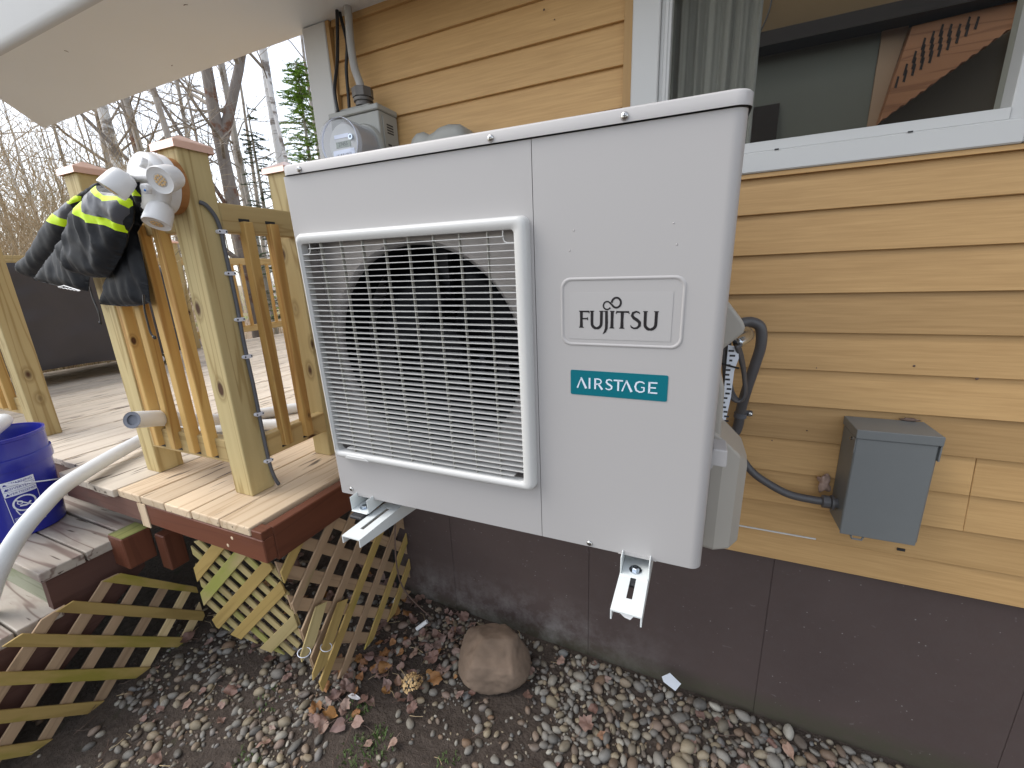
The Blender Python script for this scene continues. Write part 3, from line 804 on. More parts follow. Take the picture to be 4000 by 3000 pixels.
# grille frame: moulded picture frame
gr = MB()
def ringpoly(x0, z0, x1, z1, r, y, n=6): return [(x, y, z) for x, z in rrect(x0, z0, x1, z1, r, n)]
layers = [ringpoly(GX0, GZ0, GX1, GZ1, 0.016, 0.0), ringpoly(GX0 + 0.001, GZ0 + 0.001, GX1 - 0.001, GZ1 - 0.001, 0.016, -0.013), ringpoly(GX0 + 0.004, GZ0 + 0.004, GX1 - 0.004, GZ1 - 0.004, 0.014, -0.019),
          ringpoly(GX0 + 0.009, GZ0 + 0.009, GX1 - 0.009, GZ1 - 0.009, 0.012, -0.0215), ringpoly(IX0 - 0.004, IZ0 - 0.003, IX1 + 0.006, IZ1 + 0.005, 0.010, -0.020), ringpoly(IX0, IZ0, IX1, IZ1, 0.008, -0.016), ringpoly(IX0, IZ0, IX1, IZ1, 0.008, 0.002)]
ln = len(layers[0])
for L in layers: gr.v += L
for i in range(len(layers) - 1):
    for k in range(ln):
        k2 = (k + 1) % ln; gr.f.append((i * ln + k, i * ln + k2, (i + 1) * ln + k2, (i + 1) * ln + k)); gr.m.append(0)
grille = acp(gr, 'grille', M['acgrille'], auto=40)
# moulded lift tab at the lower left of the frame
acp(MB().prism([(0.055, -0.0225, 0.1235), (0.130, -0.0225, 0.1235), (0.118, -0.0225, 0.1325), (0.062, -0.0225, 0.1325)], (0, 0.004, 0)), 'lift_tab', M['acgrille'], grille, bevel=0.001)
zb = 0.6353; nb = 40; zp = (0.6353 - 0.1490) / (nb - 1)
barm = None
for i in range(nb):
    z = zb - i * zp
    x0, x1 = IX0 + 0.0003, IX1 - 0.0003
    if i == 0: x0, x1 = 0.050, 0.5213
    if i == nb - 1: x0, x1 = 0.060, 0.5213
    b = MB(); dz = 0.0
    b.hexa([(x0, -0.0155, z - 0.0007), (x1, -0.0155, z - 0.0007), (x1, -0.001, z + dz - 0.0009), (x0, -0.001, z + dz - 0.0009), (x0, -0.0155, z + 0.0007), (x1, -0.0155, z + 0.0007), (x1, -0.001, z + dz + 0.0009), (x0, -0.001, z + dz + 0.0009)])
    acp(b, 'grille_bar', M['acgrille'], grille)
for x in (0.0800, 0.1375, 0.1955, 0.2537, 0.3115, 0.3705, 0.4288, 0.4877):
    acp(MB().box((x - 0.0007, -0.0100, IZ0 + 0.0003), (x + 0.0007, -0.002, IZ1 - 0.0003)), 'grille_rib', M['acrib'], grille)
for sx, x in ((1, 0.5213), (-1, 0.0515)):
    cn = MB(); cn.tube(spline([(x, -0.012, IZ1), (x, -0.012, 0.632), (x + sx * 0.006, -0.012, 0.6245), (x + sx * 0.0223, -0.012, 0.6235)], 5), 0.0011, 5)
    acp(cn, 'grille_corner', M['acgrille'], grille)
for x in (0.534, 0.040):
    cs = MB(); cs.lathe((x, 0.030, 0.634), (0, -1, 0), [(0.0055, 0), (0.0055, 0.002), (0.003, 0.0035), (0, 0.0035)], 12)
    acp(cs, 'grille_screw', M['steel'], grille)
# service panel (right) with its rounded edge, running back along the side
sp = MB(); pts = []
pts += [(0.5767, 0.0), (0.877, 0.0)]
for k in range(9):
    a = radians(-90 + 90 * k / 8); pts.append((0.880 + 0.020 * cos(a), 0.020 + 0.020 * sin(a)))
pts += [(0.900, 0.025), (0.900, 0.15), (0.900, D)]
m_ = len(pts)
for (x, y) in pts: sp.v += [(x, y, 0.0), (x, y, 0.7872)]
for i in range(m_ - 1): sp.f.append((2 * i, 2 * i + 2, 2 * i + 3, 2 * i + 1)); sp.m.append(0)
acp(sp, 'service_panel', M['acwhite'], auto=30)
# folded top cover
def capring(z, g):
    return [(x, y, z) for x, y in rrect(-0.005 - g, -0.005 - g, 0.9045 + g, D + 0.004 + g, 0.024, 6)]
tc_ = MB()
LL = [capring(0.7888, 0.0), capring(0.806, 0.0), capring(0.8095, -0.003), capring(0.811, -0.010)]
ln = len(LL[0])
for L in LL: tc_.v += L
for i in range(len(LL) - 1):
    for k in range(ln):
        k2 = (k + 1) % ln; tc_.f.append((i * ln + k, i * ln + k2, (i + 1) * ln + k2, (i + 1) * ln + k)); tc_.m.append(0)
tc_.f.append(tuple(range(3 * ln, 4 * ln))); tc_.m.append(0)
acp(tc_, 'top_cover', M['acwhite'], auto=50)
shadow = MB().box((0.0, 0.004, 0.7874), (0.898, D - 0.004, 0.7886)); acp(shadow, 'top_seam_shadow', M['rubber'])  # black strip in the seam paints the shadow under the top cover
acp(MB().box((0.5757, 0.0025, 0.001), (0.5765, 0.006, 0.787)), 'panel_gap', M['rubber'])
for (x, z, y) in ((0.054, 0.796, -0.005), (0.504, 0.7965, -0.005), (0.730, 0.7972, -0.005), (0.0347, 0.0174, 0), (0.6824, 0.0088, 0)):
    s = 0.0062
    sc_ = acp(MB().lathe((x, y, z), (0, -1, 0), [(s, 0), (s, 0.0012), (s * 0.8, 0.003), (s * 0.4, 0.0038), (0, 0.004)], 14), 'screw', M['steel'], smooth=True)
    x_ = MB(); x_.box((x - 0.0032, y - 0.0043, z - 0.0005), (x + 0.0032, y - 0.0038, z + 0.0005)); x_.box((x - 0.0005, y - 0.0044, z - 0.0032), (x + 0.0005, y - 0.0039, z + 0.0032))
    acp(x_, 'screw_slot', M['rubber'], sc_)
for (x, z) in ((0.649, 0.638), (0.6417, 0.6053), (0.8098, 0.6393), (0.8167, 0.607)):
    dm = MB(); dm.lathe((x, 0.0, z), (0, -1, 0), [(0.0018, 0), (0.0010, 0.0004), (0, 0.0005)], 8)
    acp(dm, 'dimple', M['acwhite'], smooth=True)
# pressed label field: a shallow raised bead with rounded corners, the film on it
bead = MB()
LL = [ringpoly(0.6245, 0.4365, 0.8365, 0.5595, 0.018, 0.0, 6), ringpoly(0.6265, 0.4385, 0.8345, 0.5575, 0.017, -0.0016, 6), ringpoly(0.6285, 0.4405, 0.8325, 0.5555, 0.016, -0.0016, 6), ringpoly(0.6305, 0.4425, 0.8305, 0.5535, 0.015, -0.0002, 6)]
ln = len(LL[0])
for L in LL: bead.v += L
for i in range(3):
    for k in range(ln):
        k2 = (k + 1) % ln; bead.f.append((i * ln + k, i * ln + k2, (i + 1) * ln + k2, (i + 1) * ln + k)); bead.m.append(0)
acp(bead, 'label_bead', M['acwhite'], smooth=True)
film = acp(MB().box((0.6410, -0.0006, 0.4497), (0.8168, -0.0002, 0.5333)), 'label', M['sticker'])
# lettering helpers: strokes as closed polygons in the panel plane
def stroke(b, pts, wd, y, th=0.0003):
    """a pen stroke of width wd (or list of widths) through 2d pts"""
    pts = [Vector((p[0], p[1])) for p in pts]; n = len(pts)
    ws = wd if isinstance(wd, (list, tuple)) else [wd] * n
    L, R = [], []
    for i in range(n):
        t = (pts[min(i + 1, n - 1)] - pts[max(i - 1, 0)]).normalized(); nn = Vector((-t.y, t.x)) * ws[i] * 0.5
        L.append(pts[i] + nn); R.append(pts[i] - nn)
    for i in range(n - 1):
        q = [L[i], R[i], R[i + 1], L[i + 1]]
        b.prism([(p.x, y, p.y) for p in q], (0, -th, 0))
def arc(cx, cz, rx, rz, a0, a1, n=14):
    return [(cx + rx * cos(radians(a0 + (a1 - a0) * k / n)), cz + rz * sin(radians(a0 + (a1 - a0) * k / n))) for k in range(n + 1)]
def word1(b, x0, zb, h, y):
    s = h / 30.0; wv = 5.2 * s; th = 2.6 * s; hw = 1.6 * s
    def X(u): return x0 + u * s
    def Z(v): return zb + v * s
    def serif(u, v, ww=8.4): stroke(b, [(X(u - ww / 2), Z(v)), (X(u + ww / 2), Z(v))], hw, y)
    def stem(u, v0, v1): stroke(b, [(X(u), Z(v0)), (X(u), Z((v0 + v1) / 2)), (X(u), Z(v1))], [wv * 1.08, wv * 0.9, wv * 1.08], y)
    # F
    stem(4, 0, 30); serif(4, 0.6); serif(3.4, 29.4, 7); stroke(b, [(X(4), Z(28.8)), (X(18), Z(28.8))], [2.6 * s, 3.2 * s], y); stroke(b, [(X(17), Z(29.8)), (X(18.2), Z(25.6))], 1.6 * s, y); stroke(b, [(X(4), Z(16.2)), (X(15), Z(16.2))], 2.6 * s, y); stroke(b, [(X(15), Z(18.6)), (X(15.4), Z(13.6))], 1.6 * s, y)
    # U
    def U(u, wdt=16.5):
        stroke(b, [(X(u), Z(30)), (X(u), Z(11))] + [(X(u + wdt / 2 - wdt / 2 * cos(radians(a))), Z(8.5 - 9 * sin(radians(a)))) for a in range(0, 181, 15)][1:-1] + [(X(u + wdt), Z(11)), (X(u + wdt), Z(30))], [4.9 * s] * 7 + [3.6 * s] * 1 + [4.9 * s] * 7, y)
        serif(u, 29.5, 7.5); serif(u + wdt, 29.5, 7.5)
    U(23.0)
    # j with descending tail
    stroke(b, [(X(48), Z(30)), (X(48.6), Z(10)), (X(48.4), Z(0)), (X(46.4), Z(-6)), (X(42.5), Z(-10.5))], [4.6 * s, 5.0 * s, 4.9 * s, 4.0 * s, 0.8 * s], y); serif(47.0, 29.5, 6.5)
    # i
    stem(58, 0, 30); serif(58, 0.6); serif(58, 29.5, 7.6)
    # T
    stem(75, 0, 29); serif(75, 0.6, 8.6); stroke(b, [(X(65), Z(28.6)), (X(86), Z(28.6))], 3.0 * s, y); stroke(b, [(X(64.6), Z(25.4)), (X(66), Z(30.2))], 1.6 * s, y); stroke(b, [(X(86.6), Z(25.4)), (X(85.4), Z(30.2))], 1.6 * s, y)
    # S
    stroke(b, [(X(104), Z(25.4)), (X(102.5), Z(28)), (X(98), Z(29.3)), (X(92.8), Z(27)), (X(91.6), Z(22.5)), (X(94.5), Z(18.4)), (X(99.8), Z(15.2)), (X(104.2), Z(11.0)), (X(104.2), Z(5.4)), (X(100.5), Z(1.6)), (X(95), Z(0.8)), (X(90.8), Z(3.0)), (X(89.6), Z(6.0))],
           [1.2 * s, 2.4 * s, 3.2 * s, 4.2 * s, 4.8 * s, 5.2 * s, 5.4 * s, 5.2 * s, 4.6 * s, 3.6 * s, 3.0 * s, 2.4 * s, 1.2 * s], y)
    U(113.0, 17.5)
    # the double loop above the j and i
    big = arc(64.5, 44.2, 7.6, 8.4, 180, -150, 22); small = arc(49.0, 39.4, 6.4, 6.8, -30, -330 + 0, 20)
    stroke(b, [(X(a), Z(c)) for a, c in big[::1]], [3.4 * s] * len(big), y)
    stroke(b, [(X(a), Z(c)) for a, c in small], [2.6 * s] * len(small), y)
    stroke(b, [(X(a), Z(c)) for a, c in [(53.6, 44.0), (56.0, 41.8), (58.4, 39.4)]], 3.0 * s, y)
lw = MB(); word1(lw, 0.6590, 0.4705, 0.0305, -0.0007)
acp(lw, 'lettering', M['ink'], film)
bd = acp(MB().prism([(x, -0.0002, z) for x, z in rrect(0.6428, 0.3412, 0.8175, 0.3898, 0.003, 3)], (0, -0.0006, 0)), 'badge', M['teal'])
bt = MB(); yb = -0.0009; bx = 0.6545; s = 0.0212 / 30
def BX(u): return bx + u * s
def BZ(v): return 0.3548 + v * s
def bs(pts, wd): stroke(bt, [(BX(a), BZ(c)) for a, c in pts], [q * s for q in wd] if isinstance(wd, list) else wd * s, yb)
def lam(u): bs([(u, 0), (u + 11, 30)], [4.0, 2.0]); bs([(u + 10, 30), (u + 24, 0)], [4.2, 6.0])
lam(2); bs([(35, 0), (35, 30)], 4.6)
bs([(50, 0), (50, 30)], 4.6); bs([(50, 28.4), (58, 28.4), (64, 26.5), (66, 22), (64, 17), (58, 14.4), (50, 14.2)], 3.4); bs([(58, 15), (69, 0)], [4.0, 5.6])
bs([(94, 25), (91, 28), (86, 28.8), (80.5, 26.4), (79.5, 21.5), (83, 17), (89, 14), (93.5, 10), (92.8, 4.6), (87, 1.4), (81, 2.2), (77.5, 5)], [2.4, 3.2, 3.6, 4.2, 4.6, 5, 5, 4.8, 4.4, 3.6, 3.2, 2.4])
bs([(98, 28), (122, 28)], 3.8); bs([(110, 28), (110, 0)], 4.6)
lam(120)
bs([(175, 24.5), (170, 28), (163, 28.8), (155.5, 25), (152.5, 15), (155.5, 5.5), (163, 1.4), (170, 2), (174.5, 5), (174.5, 14), (167, 14)], [2.6, 3.4, 3.8, 4.4, 4.8, 4.6, 3.8, 3.4, 4.2, 4.0, 2.6])
bs([(187, 0), (187, 30)], 4.8); bs([(187, 28.3), (206, 28.3)], 3.6); bs([(187, 15.2), (203, 15.2)], 3.4); bs([(187, 1.7), (207, 1.7)], 3.6)
acp(bt, 'lettering', M['badge_text'], bd)
# base lip, notch edge and feet
nl = MB(); nl.prism([(0.742, 0.0, -0.001), (0.8185, 0.0, -0.001), (0.8060, 0.0, 0.0078), (0.7548, 0.0, 0.0078)], (0, -0.0009, 0)); acp(nl, 'base_notch', M['acwhite'])
for fxx in (0.078, 0.7795):
    f = MB(); z0 = -0.030
    f.box((fxx - 0.026, -0.030, z0), (fxx + 0.026, D + 0.03, z0 + 0.0028)); f.box((fxx - 0.0285, -0.026, z0), (fxx - 0.0262, D + 0.03, 0.010)); f.box((fxx + 0.0262, -0.026, z0), (fxx + 0.0285, D + 0.03, 0.010))
    ft = acp(f, 'foot', M['bracket'], bevel=0.001)
    bo = MB(); bo.lathe((fxx, -0.008, z0 + 0.003), (0, 0, 1), [(0.0125, 0), (0.0125, 0.002), (0.0088, 0.0022)], 20); bo.lathe((fxx, -0.008, z0 + 0.005), (0, 0, 1), [(0.0082, 0), (0.0082, 0.005), (0.006, 0.006), (0, 0.006)], 6)
    acp(bo, 'bolt', M['zinc'], ft)
    rb = MB(); rb.box((fxx - 0.021, -0.046, z0 - 0.011), (fxx + 0.021, 0.02, z0 - 0.0006)); acp(rb, 'damper', M['rubber'], ft, bevel=0.003)
# ---- valve covers on the right side
vc = MB()
A_ = [(0.9005, 0.10, 0.470), (0.9005, 0.10, 0.365), (0.957, 0.10, 0.415), (0.955, 0.10, 0.430)]
vc.prism([(0.9005, 0.235, 0.496), (0.915, 0.235, 0.490), (0.948, 0.235, 0.448), (0.953, 0.235, 0.436), (0.951, 0.235, 0.424), (0.9005, 0.235, 0.372)], (0, 0.085, 0))
acp(vc, 'cable_cover', M['acbeige'], bevel=0.006, seg=3)
v2 = MB(); ring = []
outl = [(0.902, 0.14), (0.930, 0.135), (0.962, 0.150), (0.982, 0.185), (0.988, 0.24), (0.985, 0.325), (0.902, 0.325)]
n = len(outl)
def zt(x): return 0.255 - 0.115 * ((x - 0.902) / 0.086) ** 2.2 if x < 0.983 else 0.135
v2.v = [(x, y, -0.05) for x, y in outl] + [(x, y, 0.235 - 0.09 * max(0, (x - 0.91) / 0.078) ** 1.6) for x, y in outl]
v2.f = [tuple(range(n - 1, -1, -1)), tuple(range(n, 2 * n))] + [(i, (i + 1) % n, (i + 1) % n + n, i + n) for i in range(n)]; v2.m = [0] * len(v2.f)
acp(v2, 'valve_cover', M['acbeige'], bevel=0.009, seg=3)
v3 = MB(); v3.prism([(0.9005, 0.15, 0.355), (0.912, 0.15, 0.350), (0.920, 0.15, 0.325), (0.9235, 0.15, 0.20), (0.9005, 0.15, 0.19)], (0, 0.17, 0)); acp(v3, 'valve_cover', M['acbeige'], bevel=0.006, seg=2)
hk = MB()
hk.prism([(0.8985, 0.030, 0.236), (0.902, 0.030, 0.247), (0.9255, 0.030, 0.246), (0.927, 0.030, 0.218), (0.9255, 0.030, 0.212), (0.9045, 0.030, 0.213), (0.9030, 0.030, 0.206), (0.8990, 0.030, 0.204)], (0, 0.05, 0)); acp(hk, 'grip', M['acwhite'], bevel=0.003, seg=2)

# ---- wall brackets
for x0, x1, lab in ((-0.761, -0.705, 'white slotted steel bracket under the fan end of the heat pump beside the deck'), (-0.1115, -0.0555, 'white slotted steel bracket under the badge end of the heat pump, tip over the pebbles')):
    br = thing('wall_bracket', lab, 'bracket', ((x0 + x1) / 2, 0.65, 0.88), 'brackets carrying the heat pump')
    zt_ = 0.8955; xm = (x0 + x1) / 2; b = MB(); y0, y1 = 0.650, 1.3588; s0, s1 = 0.670, 0.79
    b.box((x0, y0, zt_ - 0.0028), (xm - 0.0055, y1, zt_)); b.box((xm + 0.0055, y0, zt_ - 0.0028), (x1, y1, zt_))
    b.box((xm - 0.0055, y0, zt_ - 0.0028), (xm + 0.0055, s0 + 0.018, zt_)); b.box((xm - 0.0055, s1, zt_ - 0.0028), (xm + 0.0055, y1, zt_))
    b.build('arm_top', M['bracket'], br)
    for x in (x0, x1 - 0.0026): MB().prism([(x, y0, zt_ - 0.003), (x, y0, zt_ - 0.021), (x, y0 + 0.25, zt_ - 0.045), (x, y1, zt_ - 0.045), (x, y1, zt_ - 0.003)], (0.0026, 0, 0)).build('flange', M['bracket'], br)
    MB().box((x0 + 0.004, 1.345, 0.62), (x1 - 0.004, 1.3588, 0.85)).build('upright', M['bracket'], br)
    if x0 < -0.5: continue
    MB().prism([(xm - 0.012, 0.6515, zt_ - 0.003), (xm + 0.014, 0.6515, zt_ - 0.003), (xm + 0.008, 0.6515, zt_ - 0.013), (xm - 0.002, 0.6515, zt_ - 0.011)], (0, 0.004, 0)).build('torn_sticker', M['foam'], br)

# ================================================================== WALL EQUIPMENT
t = thing('electric_meter', 'grey electric meter with clear glass dome beside the white corner board', 'meter', (-1.08, 1.335, 1.90))
MB().box((-1.180, 1.234, 1.66), (-0.978, 1.3285, 2.016)).build('meter_box', M['meter'], t, bevel=0.004, seg=2)
MB().box((-1.183, 1.228, 2.0165), (-0.975, 1.3285, 2.034)).build('box_hood', M['meter'], t, bevel=0.003)
MB().box((-1.150, 1.245, 2.0345), (-1.02, 1.32, 2.046)).build('hub_plate', M['meter'], t, bevel=0.004)
MB().box((-0.9775, 1.250, 1.72), (-0.9748, 1.320, 2.005)).build('side_plate', M['meter'], t, bevel=0.001)
pt = MB()
for i in range(4): pt.box((-0.9746, 1.266, 1.955 + i * 0.008), (-0.9742, 1.298, 1.9595 + i * 0.008))
for i in range(5):
    for j in range(2): pt.box((-0.9746, 1.264 + j * 0.026, 1.87 + i * 0.012), (-0.9742, 1.282 + j * 0.026, 1.876 + i * 0.012))
o = pt.build('printed_label', M['printgrey'], t); tag(o, kind='stuff')
MC = (-1.046, 1.234, 1.903); MS = 0.77
def mlathe(prof, n=40, caps=True): return MB().lathe(MC, (0, -1, 0), [(r * MS, h * 0.88) for r, h in prof], n, caps)
mlathe([(0.104, 0), (0.104, 0.010), (0.098, 0.018), (0.090, 0.018)]).build('socket_ring', M['meter'], t, auto=40)
mlathe([(0.084, 0.012), (0.084, 0.10), (0.076, 0.108), (0.0, 0.108)]).build('meter_body', plain('grey meter innards', (0.40, 0.39, 0.38), 0.45), t, auto=40)
mlathe([(0.092, 0.010), (0.092, 0.125), (0.0905, 0.137), (0.086, 0.146), (0.079, 0.150), (0.0, 0.152)], 40, False).build('glass_dome', M['domeglass'], t, auto=28)
mlathe([(0.0915, 0.125), (0.0932, 0.129), (0.0915, 0.133), (0.0900, 0.129), (0.0915, 0.125)], 40, False).build('dome_rim', M['print'], t, smooth=True)
fy = MC[1] - 0.108 * 0.88 - 0.0005
MB().lathe((MC[0], fy, MC[2]), (0, -1, 0), [(0.0575, 0), (0.0575, 0.001), (0, 0.001)], 36).build('dial_plate', plain('meter dial', (0.55, 0.55, 0.52), 0.5), t)
def mface(x0, z0, x1, z1): return MB().box((MC[0] + x0 * MS, fy - 0.0022, MC[2] + z0 * MS), (MC[0] + x1 * MS, fy - 0.0012, MC[2] + z1 * MS))
mface(-0.040, -0.010, 0.036, 0.012).build('display', plain('lcd', (0.22, 0.25, 0.19), 0.3), t)
mface(-0.045, 0.024, 0.030, 0.038).build('plate_label', M['print'], t)
mface(-0.060, -0.048, 0.052, -0.018).build('plate_label', M['print'], t)
MB().lathe((MC[0] + 0.034, fy - 0.001, MC[2] + 0.016), (0, -1, 0), [(0.008, 0), (0.008, 0.007), (0.0045, 0.007), (0.0045, 0.002), (0, 0.002)], 16).build('optical_port', M['zinc'], t)
def textmesh(txt, size, name='lettering'):
    c = bpy.data.curves.new('text', 'FONT'); c.body = txt; c.size = size; c.align_x = 'CENTER'; c.align_y = 'CENTER'; c.resolution_u = 2
    o = bpy.data.objects.new('text', c); COL.objects.link(o)
    dg = bpy.context.evaluated_depsgraph_get(); dg.update()
    me = bpy.data.meshes.new_from_object(o.evaluated_get(dg))
    bpy.data.objects.remove(o)
    return me
def flat_text(txt, size, at, parent, mat, xdir=(1, 0, 0), up=(0, 0, 1)):
    me = textmesh(txt, size); X_, U_ = Vector(xdir), Vector(up)
    for v in me.vertices: v.co = Vector(at) + X_ * v.co.x + U_ * v.co.y
    me.materials.clear(); me.materials.append(mat); me.name = 'lettering'
    return place('lettering', me, parent)
flat_text('27455', 0.0150, (MC[0] - 0.002, fy - 0.0026, MC[2] + 0.0007), t, M['printgrey'])
bc = MB()
for i, wd in enumerate([1, 2, 1, 1, 3, 1, 2, 1, 1, 2, 3, 1, 1, 2]): bc.box((MC[0] - 0.033 + i * 0.0044, fy - 0.0027, MC[2] - 0.033), (MC[0] - 0.033 + i * 0.0044 + wd * 0.0008, fy - 0.0023, MC[2] - 0.025))
tag(bc.build('bar_code', M['printgrey'], t), kind='stuff')
tag(MB().tube(spline([(-1.108, 1.300, 2.38), (-1.108, 1.300, 2.33), (-1.104, 1.290, 2.25), (-1.090, 1.278, 2.17), (-1.068, 1.270, 2.115), (-1.060, 1.268, 2.07)], 8), 0.0125, 12).build('service_cable', M['conduit_light'], smooth=True), 'thick light grey service cable running up the siding from the meter', 'cable')
gl = MB(); gl.lathe((-1.060, 1.268, 2.0465), (0, 0, 1), [(0.026, 0), (0.026, 0.012), (0.031, 0.013), (0.031, 0.022), (0.027, 0.024)], 20); gl.lathe((-1.060, 1.268, 2.071), (0, 0, 1), [(0.034, 0), (0.034, 0.026), (0.026, 0.030), (0.014, 0.032)], 8)
gl.build('cable_gland', plain('weathered gland', (0.13, 0.12, 0.11), 0.5, 0.5, var=0.4, scale=40), t, auto=30)
tag(MB().tube(spline([(-1.150, 1.300, 2.40), (-1.152, 1.296, 2.33), (-1.150, 1.270, 2.20), (-1.146, 1.235, 2.10), (-1.146, 1.238, 2.036)], 6), 0.0055, 8).build('black_cable', M['blackcable'], smooth=True), 'straight black cable down to the front edge of the meter box', 'cable')
tag(MB().tube(spline([(-1.160, 1.312, 2.40), (-1.150, 1.312, 2.33), (-1.140, 1.314, 2.26), (-1.158, 1.316, 2.19), (-1.160, 1.312, 2.10), (-1.160, 1.305, 2.036)], 6), 0.0055, 8).build('black_cable', M['blackcable'], smooth=True), 'bowed black cable behind the straight one, down to the back of the meter box', 'cable')
tag(MB().lathe((-1.158, 1.3215, 2.13), (0, -1, 0), [(0.006, 0), (0.005, 0.004), (0, 0.005)], 8).build('cable_staple', M['straw']), 'small tan cable staple beside the bowed black cable', 'staple')
# bubble cover
t = thing('outlet_cover', 'grey moulded weatherproof outlet cover on siding peeping over the heat pump', 'outlet cover', (-0.79, 1.33, 1.85))
bo = MB()
for (g_, y) in ((0.0, 1.3295), (0.0, 1.262), (0.008, 1.247), (0.022, 1.240)):
    prof_ = [(-0.885 + g_, 1.80), (-0.678 - g_, 1.80), (-0.676 - g_, 1.895), (-0.682 - g_, 1.920 - g_ * .4), (-0.700 - g_ * .6, 1.938 - g_ * .8), (-0.740, 1.944 - g_), (-0.772, 1.940 - g_), (-0.795, 1.930 - g_ * 1.3), (-0.812, 1.926 - g_ * 1.3), (-0.832, 1.937 - g_), (-0.856 + g_ * .6, 1.936 - g_ * .8), (-0.876 + g_, 1.920 - g_ * .4), (-0.886 + g_, 1.895)]
    bo.v += [(x, y, z) for x, z in prof_]
n = 13
for i in range(3):
    for k in range(n): bo.f.append((i * n + k, i * n + (k + 1) % n, (i + 1) * n + (k + 1) % n, (i + 1) * n + k)); bo.m.append(0)
bo.f.append(tuple(range(3 * n, 4 * n))); bo.m.append(0)
bo.build('cover', M['meter'], t, auto=50)
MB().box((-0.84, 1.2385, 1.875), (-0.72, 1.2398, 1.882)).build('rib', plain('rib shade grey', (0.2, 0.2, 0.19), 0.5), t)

# grey junction box on the right
t = thing('junction_box', 'blue grey steel junction box with overhanging lid edge on the siding', 'junction box', (0.46, 1.33, 0.80))
bx_ = MB(); bx_.prism([(0.380, 1.2285, 0.806), (0.538, 1.2285, 0.806), (0.538, 1.2285, 1.068), (0.380, 1.2285, 1.068)], (0, 0.1, 0)); bx_.build('box_body', M['boxgrey'], t, bevel=0.002)
MB().box((0.3805, 1.2245, 0.800), (0.5345, 1.2282, 1.0685)).build('box_door', M['boxgrey'], t, bevel=0.0015)
hd = MB(); hd.box((0.3775, 1.2215, 1.069), (0.5425, 1.331, 1.092)); hd.build('box_hood', M['boxgrey'], t, bevel=0.0015)
MB().box((0.5385, 1.2235, 1.030), (0.5415, 1.245, 1.0688)).build('hood_flange', M['boxgrey'], t)
MB().box((0.3778, 1.2235, 1.030), (0.3797, 1.245, 1.0688)).build('hood_flange', M['boxgrey'], t)
MB().lathe((0.3798, 1.252, 1.058), (-1, 0, 0), [(0.004, 0), (0.004, 0.004), (0.002, 0.006), (0, 0.006)], 10).build('screw', M['steel'], t)
hp = MB(); hp.tube([(0.405, 1.226, 0.7995), (0.408, 1.226, 0.791), (0.428, 1.226, 0.791), (0.431, 1.226, 0.7995)], 0.0028, 6); hp.build('padlock_hasp', M['boxgrey'], t)
tag(MB().tube(spline([(0.10, 1.30, 1.02), (0.135, 1.295, 0.965), (0.171, 1.288, 0.917), (0.214, 1.283, 0.888), (0.269, 1.28, 0.864), (0.325, 1.28, 0.858), (0.350, 1.28, 0.858)], 8), 0.0108, 12).build('conduit', M['conduit'], smooth=True), 'dark grey flexible conduit curving along the siding into the junction box', 'conduit')
cc = MB(); cc.lathe((0.345, 1.28, 0.858), (1, 0, 0), [(0.0135, 0), (0.0175, 0.002), (0.0175, 0.018), (0.014, 0.020), (0.020, 0.021), (0.020, 0.027), (0.014, 0.028), (0.014, 0.035)], 12)
cc.build('conduit_connector', M['conduit'], t, auto=30)
def wad(name, label, c, r, mat, seed, cat, flat=(1, .5, 1.2)):
    bm = bmesh.new(); bmesh.ops.create_icosphere(bm, subdivisions=3, radius=r)
    for v in bm.verts:
        k = 1 + 0.75 * noise.noise(v.co * (1.6 / r) + Vector((seed, 0, 0)))
        v.co = Vector(c) + Vector((v.co.x * flat[0], v.co.y * flat[1], v.co.z * flat[2])) * k
    me = bpy.data.meshes.new(name); bm.to_mesh(me); bm.free(); me.materials.append(mat)
    return tag(place(name, me, None, True), label, cat)
wad('dead_leaf', 'crumpled brown leaf caught between siding and the junction box side', (0.352, 1.310, 0.898), 0.016, M['leaf'], 3, 'leaf', (1.0, .6, 1.5))
wad('dead_leaf', 'dark scrap of leaf on the top back edge of the junction box', (0.512, 1.327, 1.0965), 0.008, M['twig'], 8, 'leaf', (2.0, .6, .5))
MB().box((0.545, 1.3285, 0.7185), (0.562, 1.3335, 0.7255)).build('weep_slot', M['rubber'], house)
# hoses beside the heat pump
tag(MB().tube(spline([(0.06, 1.20, 1.33), (0.095, 1.235, 1.345), (0.125, 1.25, 1.350), (0.150, 1.255, 1.335), (0.156, 1.258, 1.29), (0.148, 1.262, 1.235), (0.136, 1.270, 1.165), (0.129, 1.288, 1.10), (0.126, 1.30, 1.04), (0.110, 1.30, 1.00)], 8), 0.0135, 12).build('conduit', M['conduit'], smooth=True), 'dark grey conduit looping out behind the heat pump and down the siding', 'conduit')
cab_ = MB()
for dx in (0, 0.006, 0.012): cab_.tube(spline([(0.060 + dx, 1.10 + dx, 1.33), (0.066 + dx, 1.10 + dx, 1.25), (0.080 + dx, 1.12 + dx, 1.19), (0.105 + dx * .6, 1.14 + dx, 1.165), (0.118 + dx * .3, 1.14 + dx, 1.185), (0.110 + dx * .3, 1.13 + dx, 1.24), (0.096 + dx * .5, 1.10 + dx, 1.285), (0.085 + dx * .5, 1.08 + dx, 1.315)], 6), 0.0042, 7)
tag(cab_.build('cable_bundle', M['conduit'], smooth=True), 'bundle of dark grey cables in a loop under the cable cover', 'cables')
tg = MB(); tg.prism([(0.0690, 1.088, 1.315), (0.0900, 1.088, 1.312), (0.0935, 1.088, 1.285), (0.0865, 1.088, 1.255), (0.0850, 1.088, 1.19), (0.0760, 1.088, 1.105), (0.0640, 1.088, 1.115), (0.0690, 1.088, 1.19)], (0, 0.003, 0))
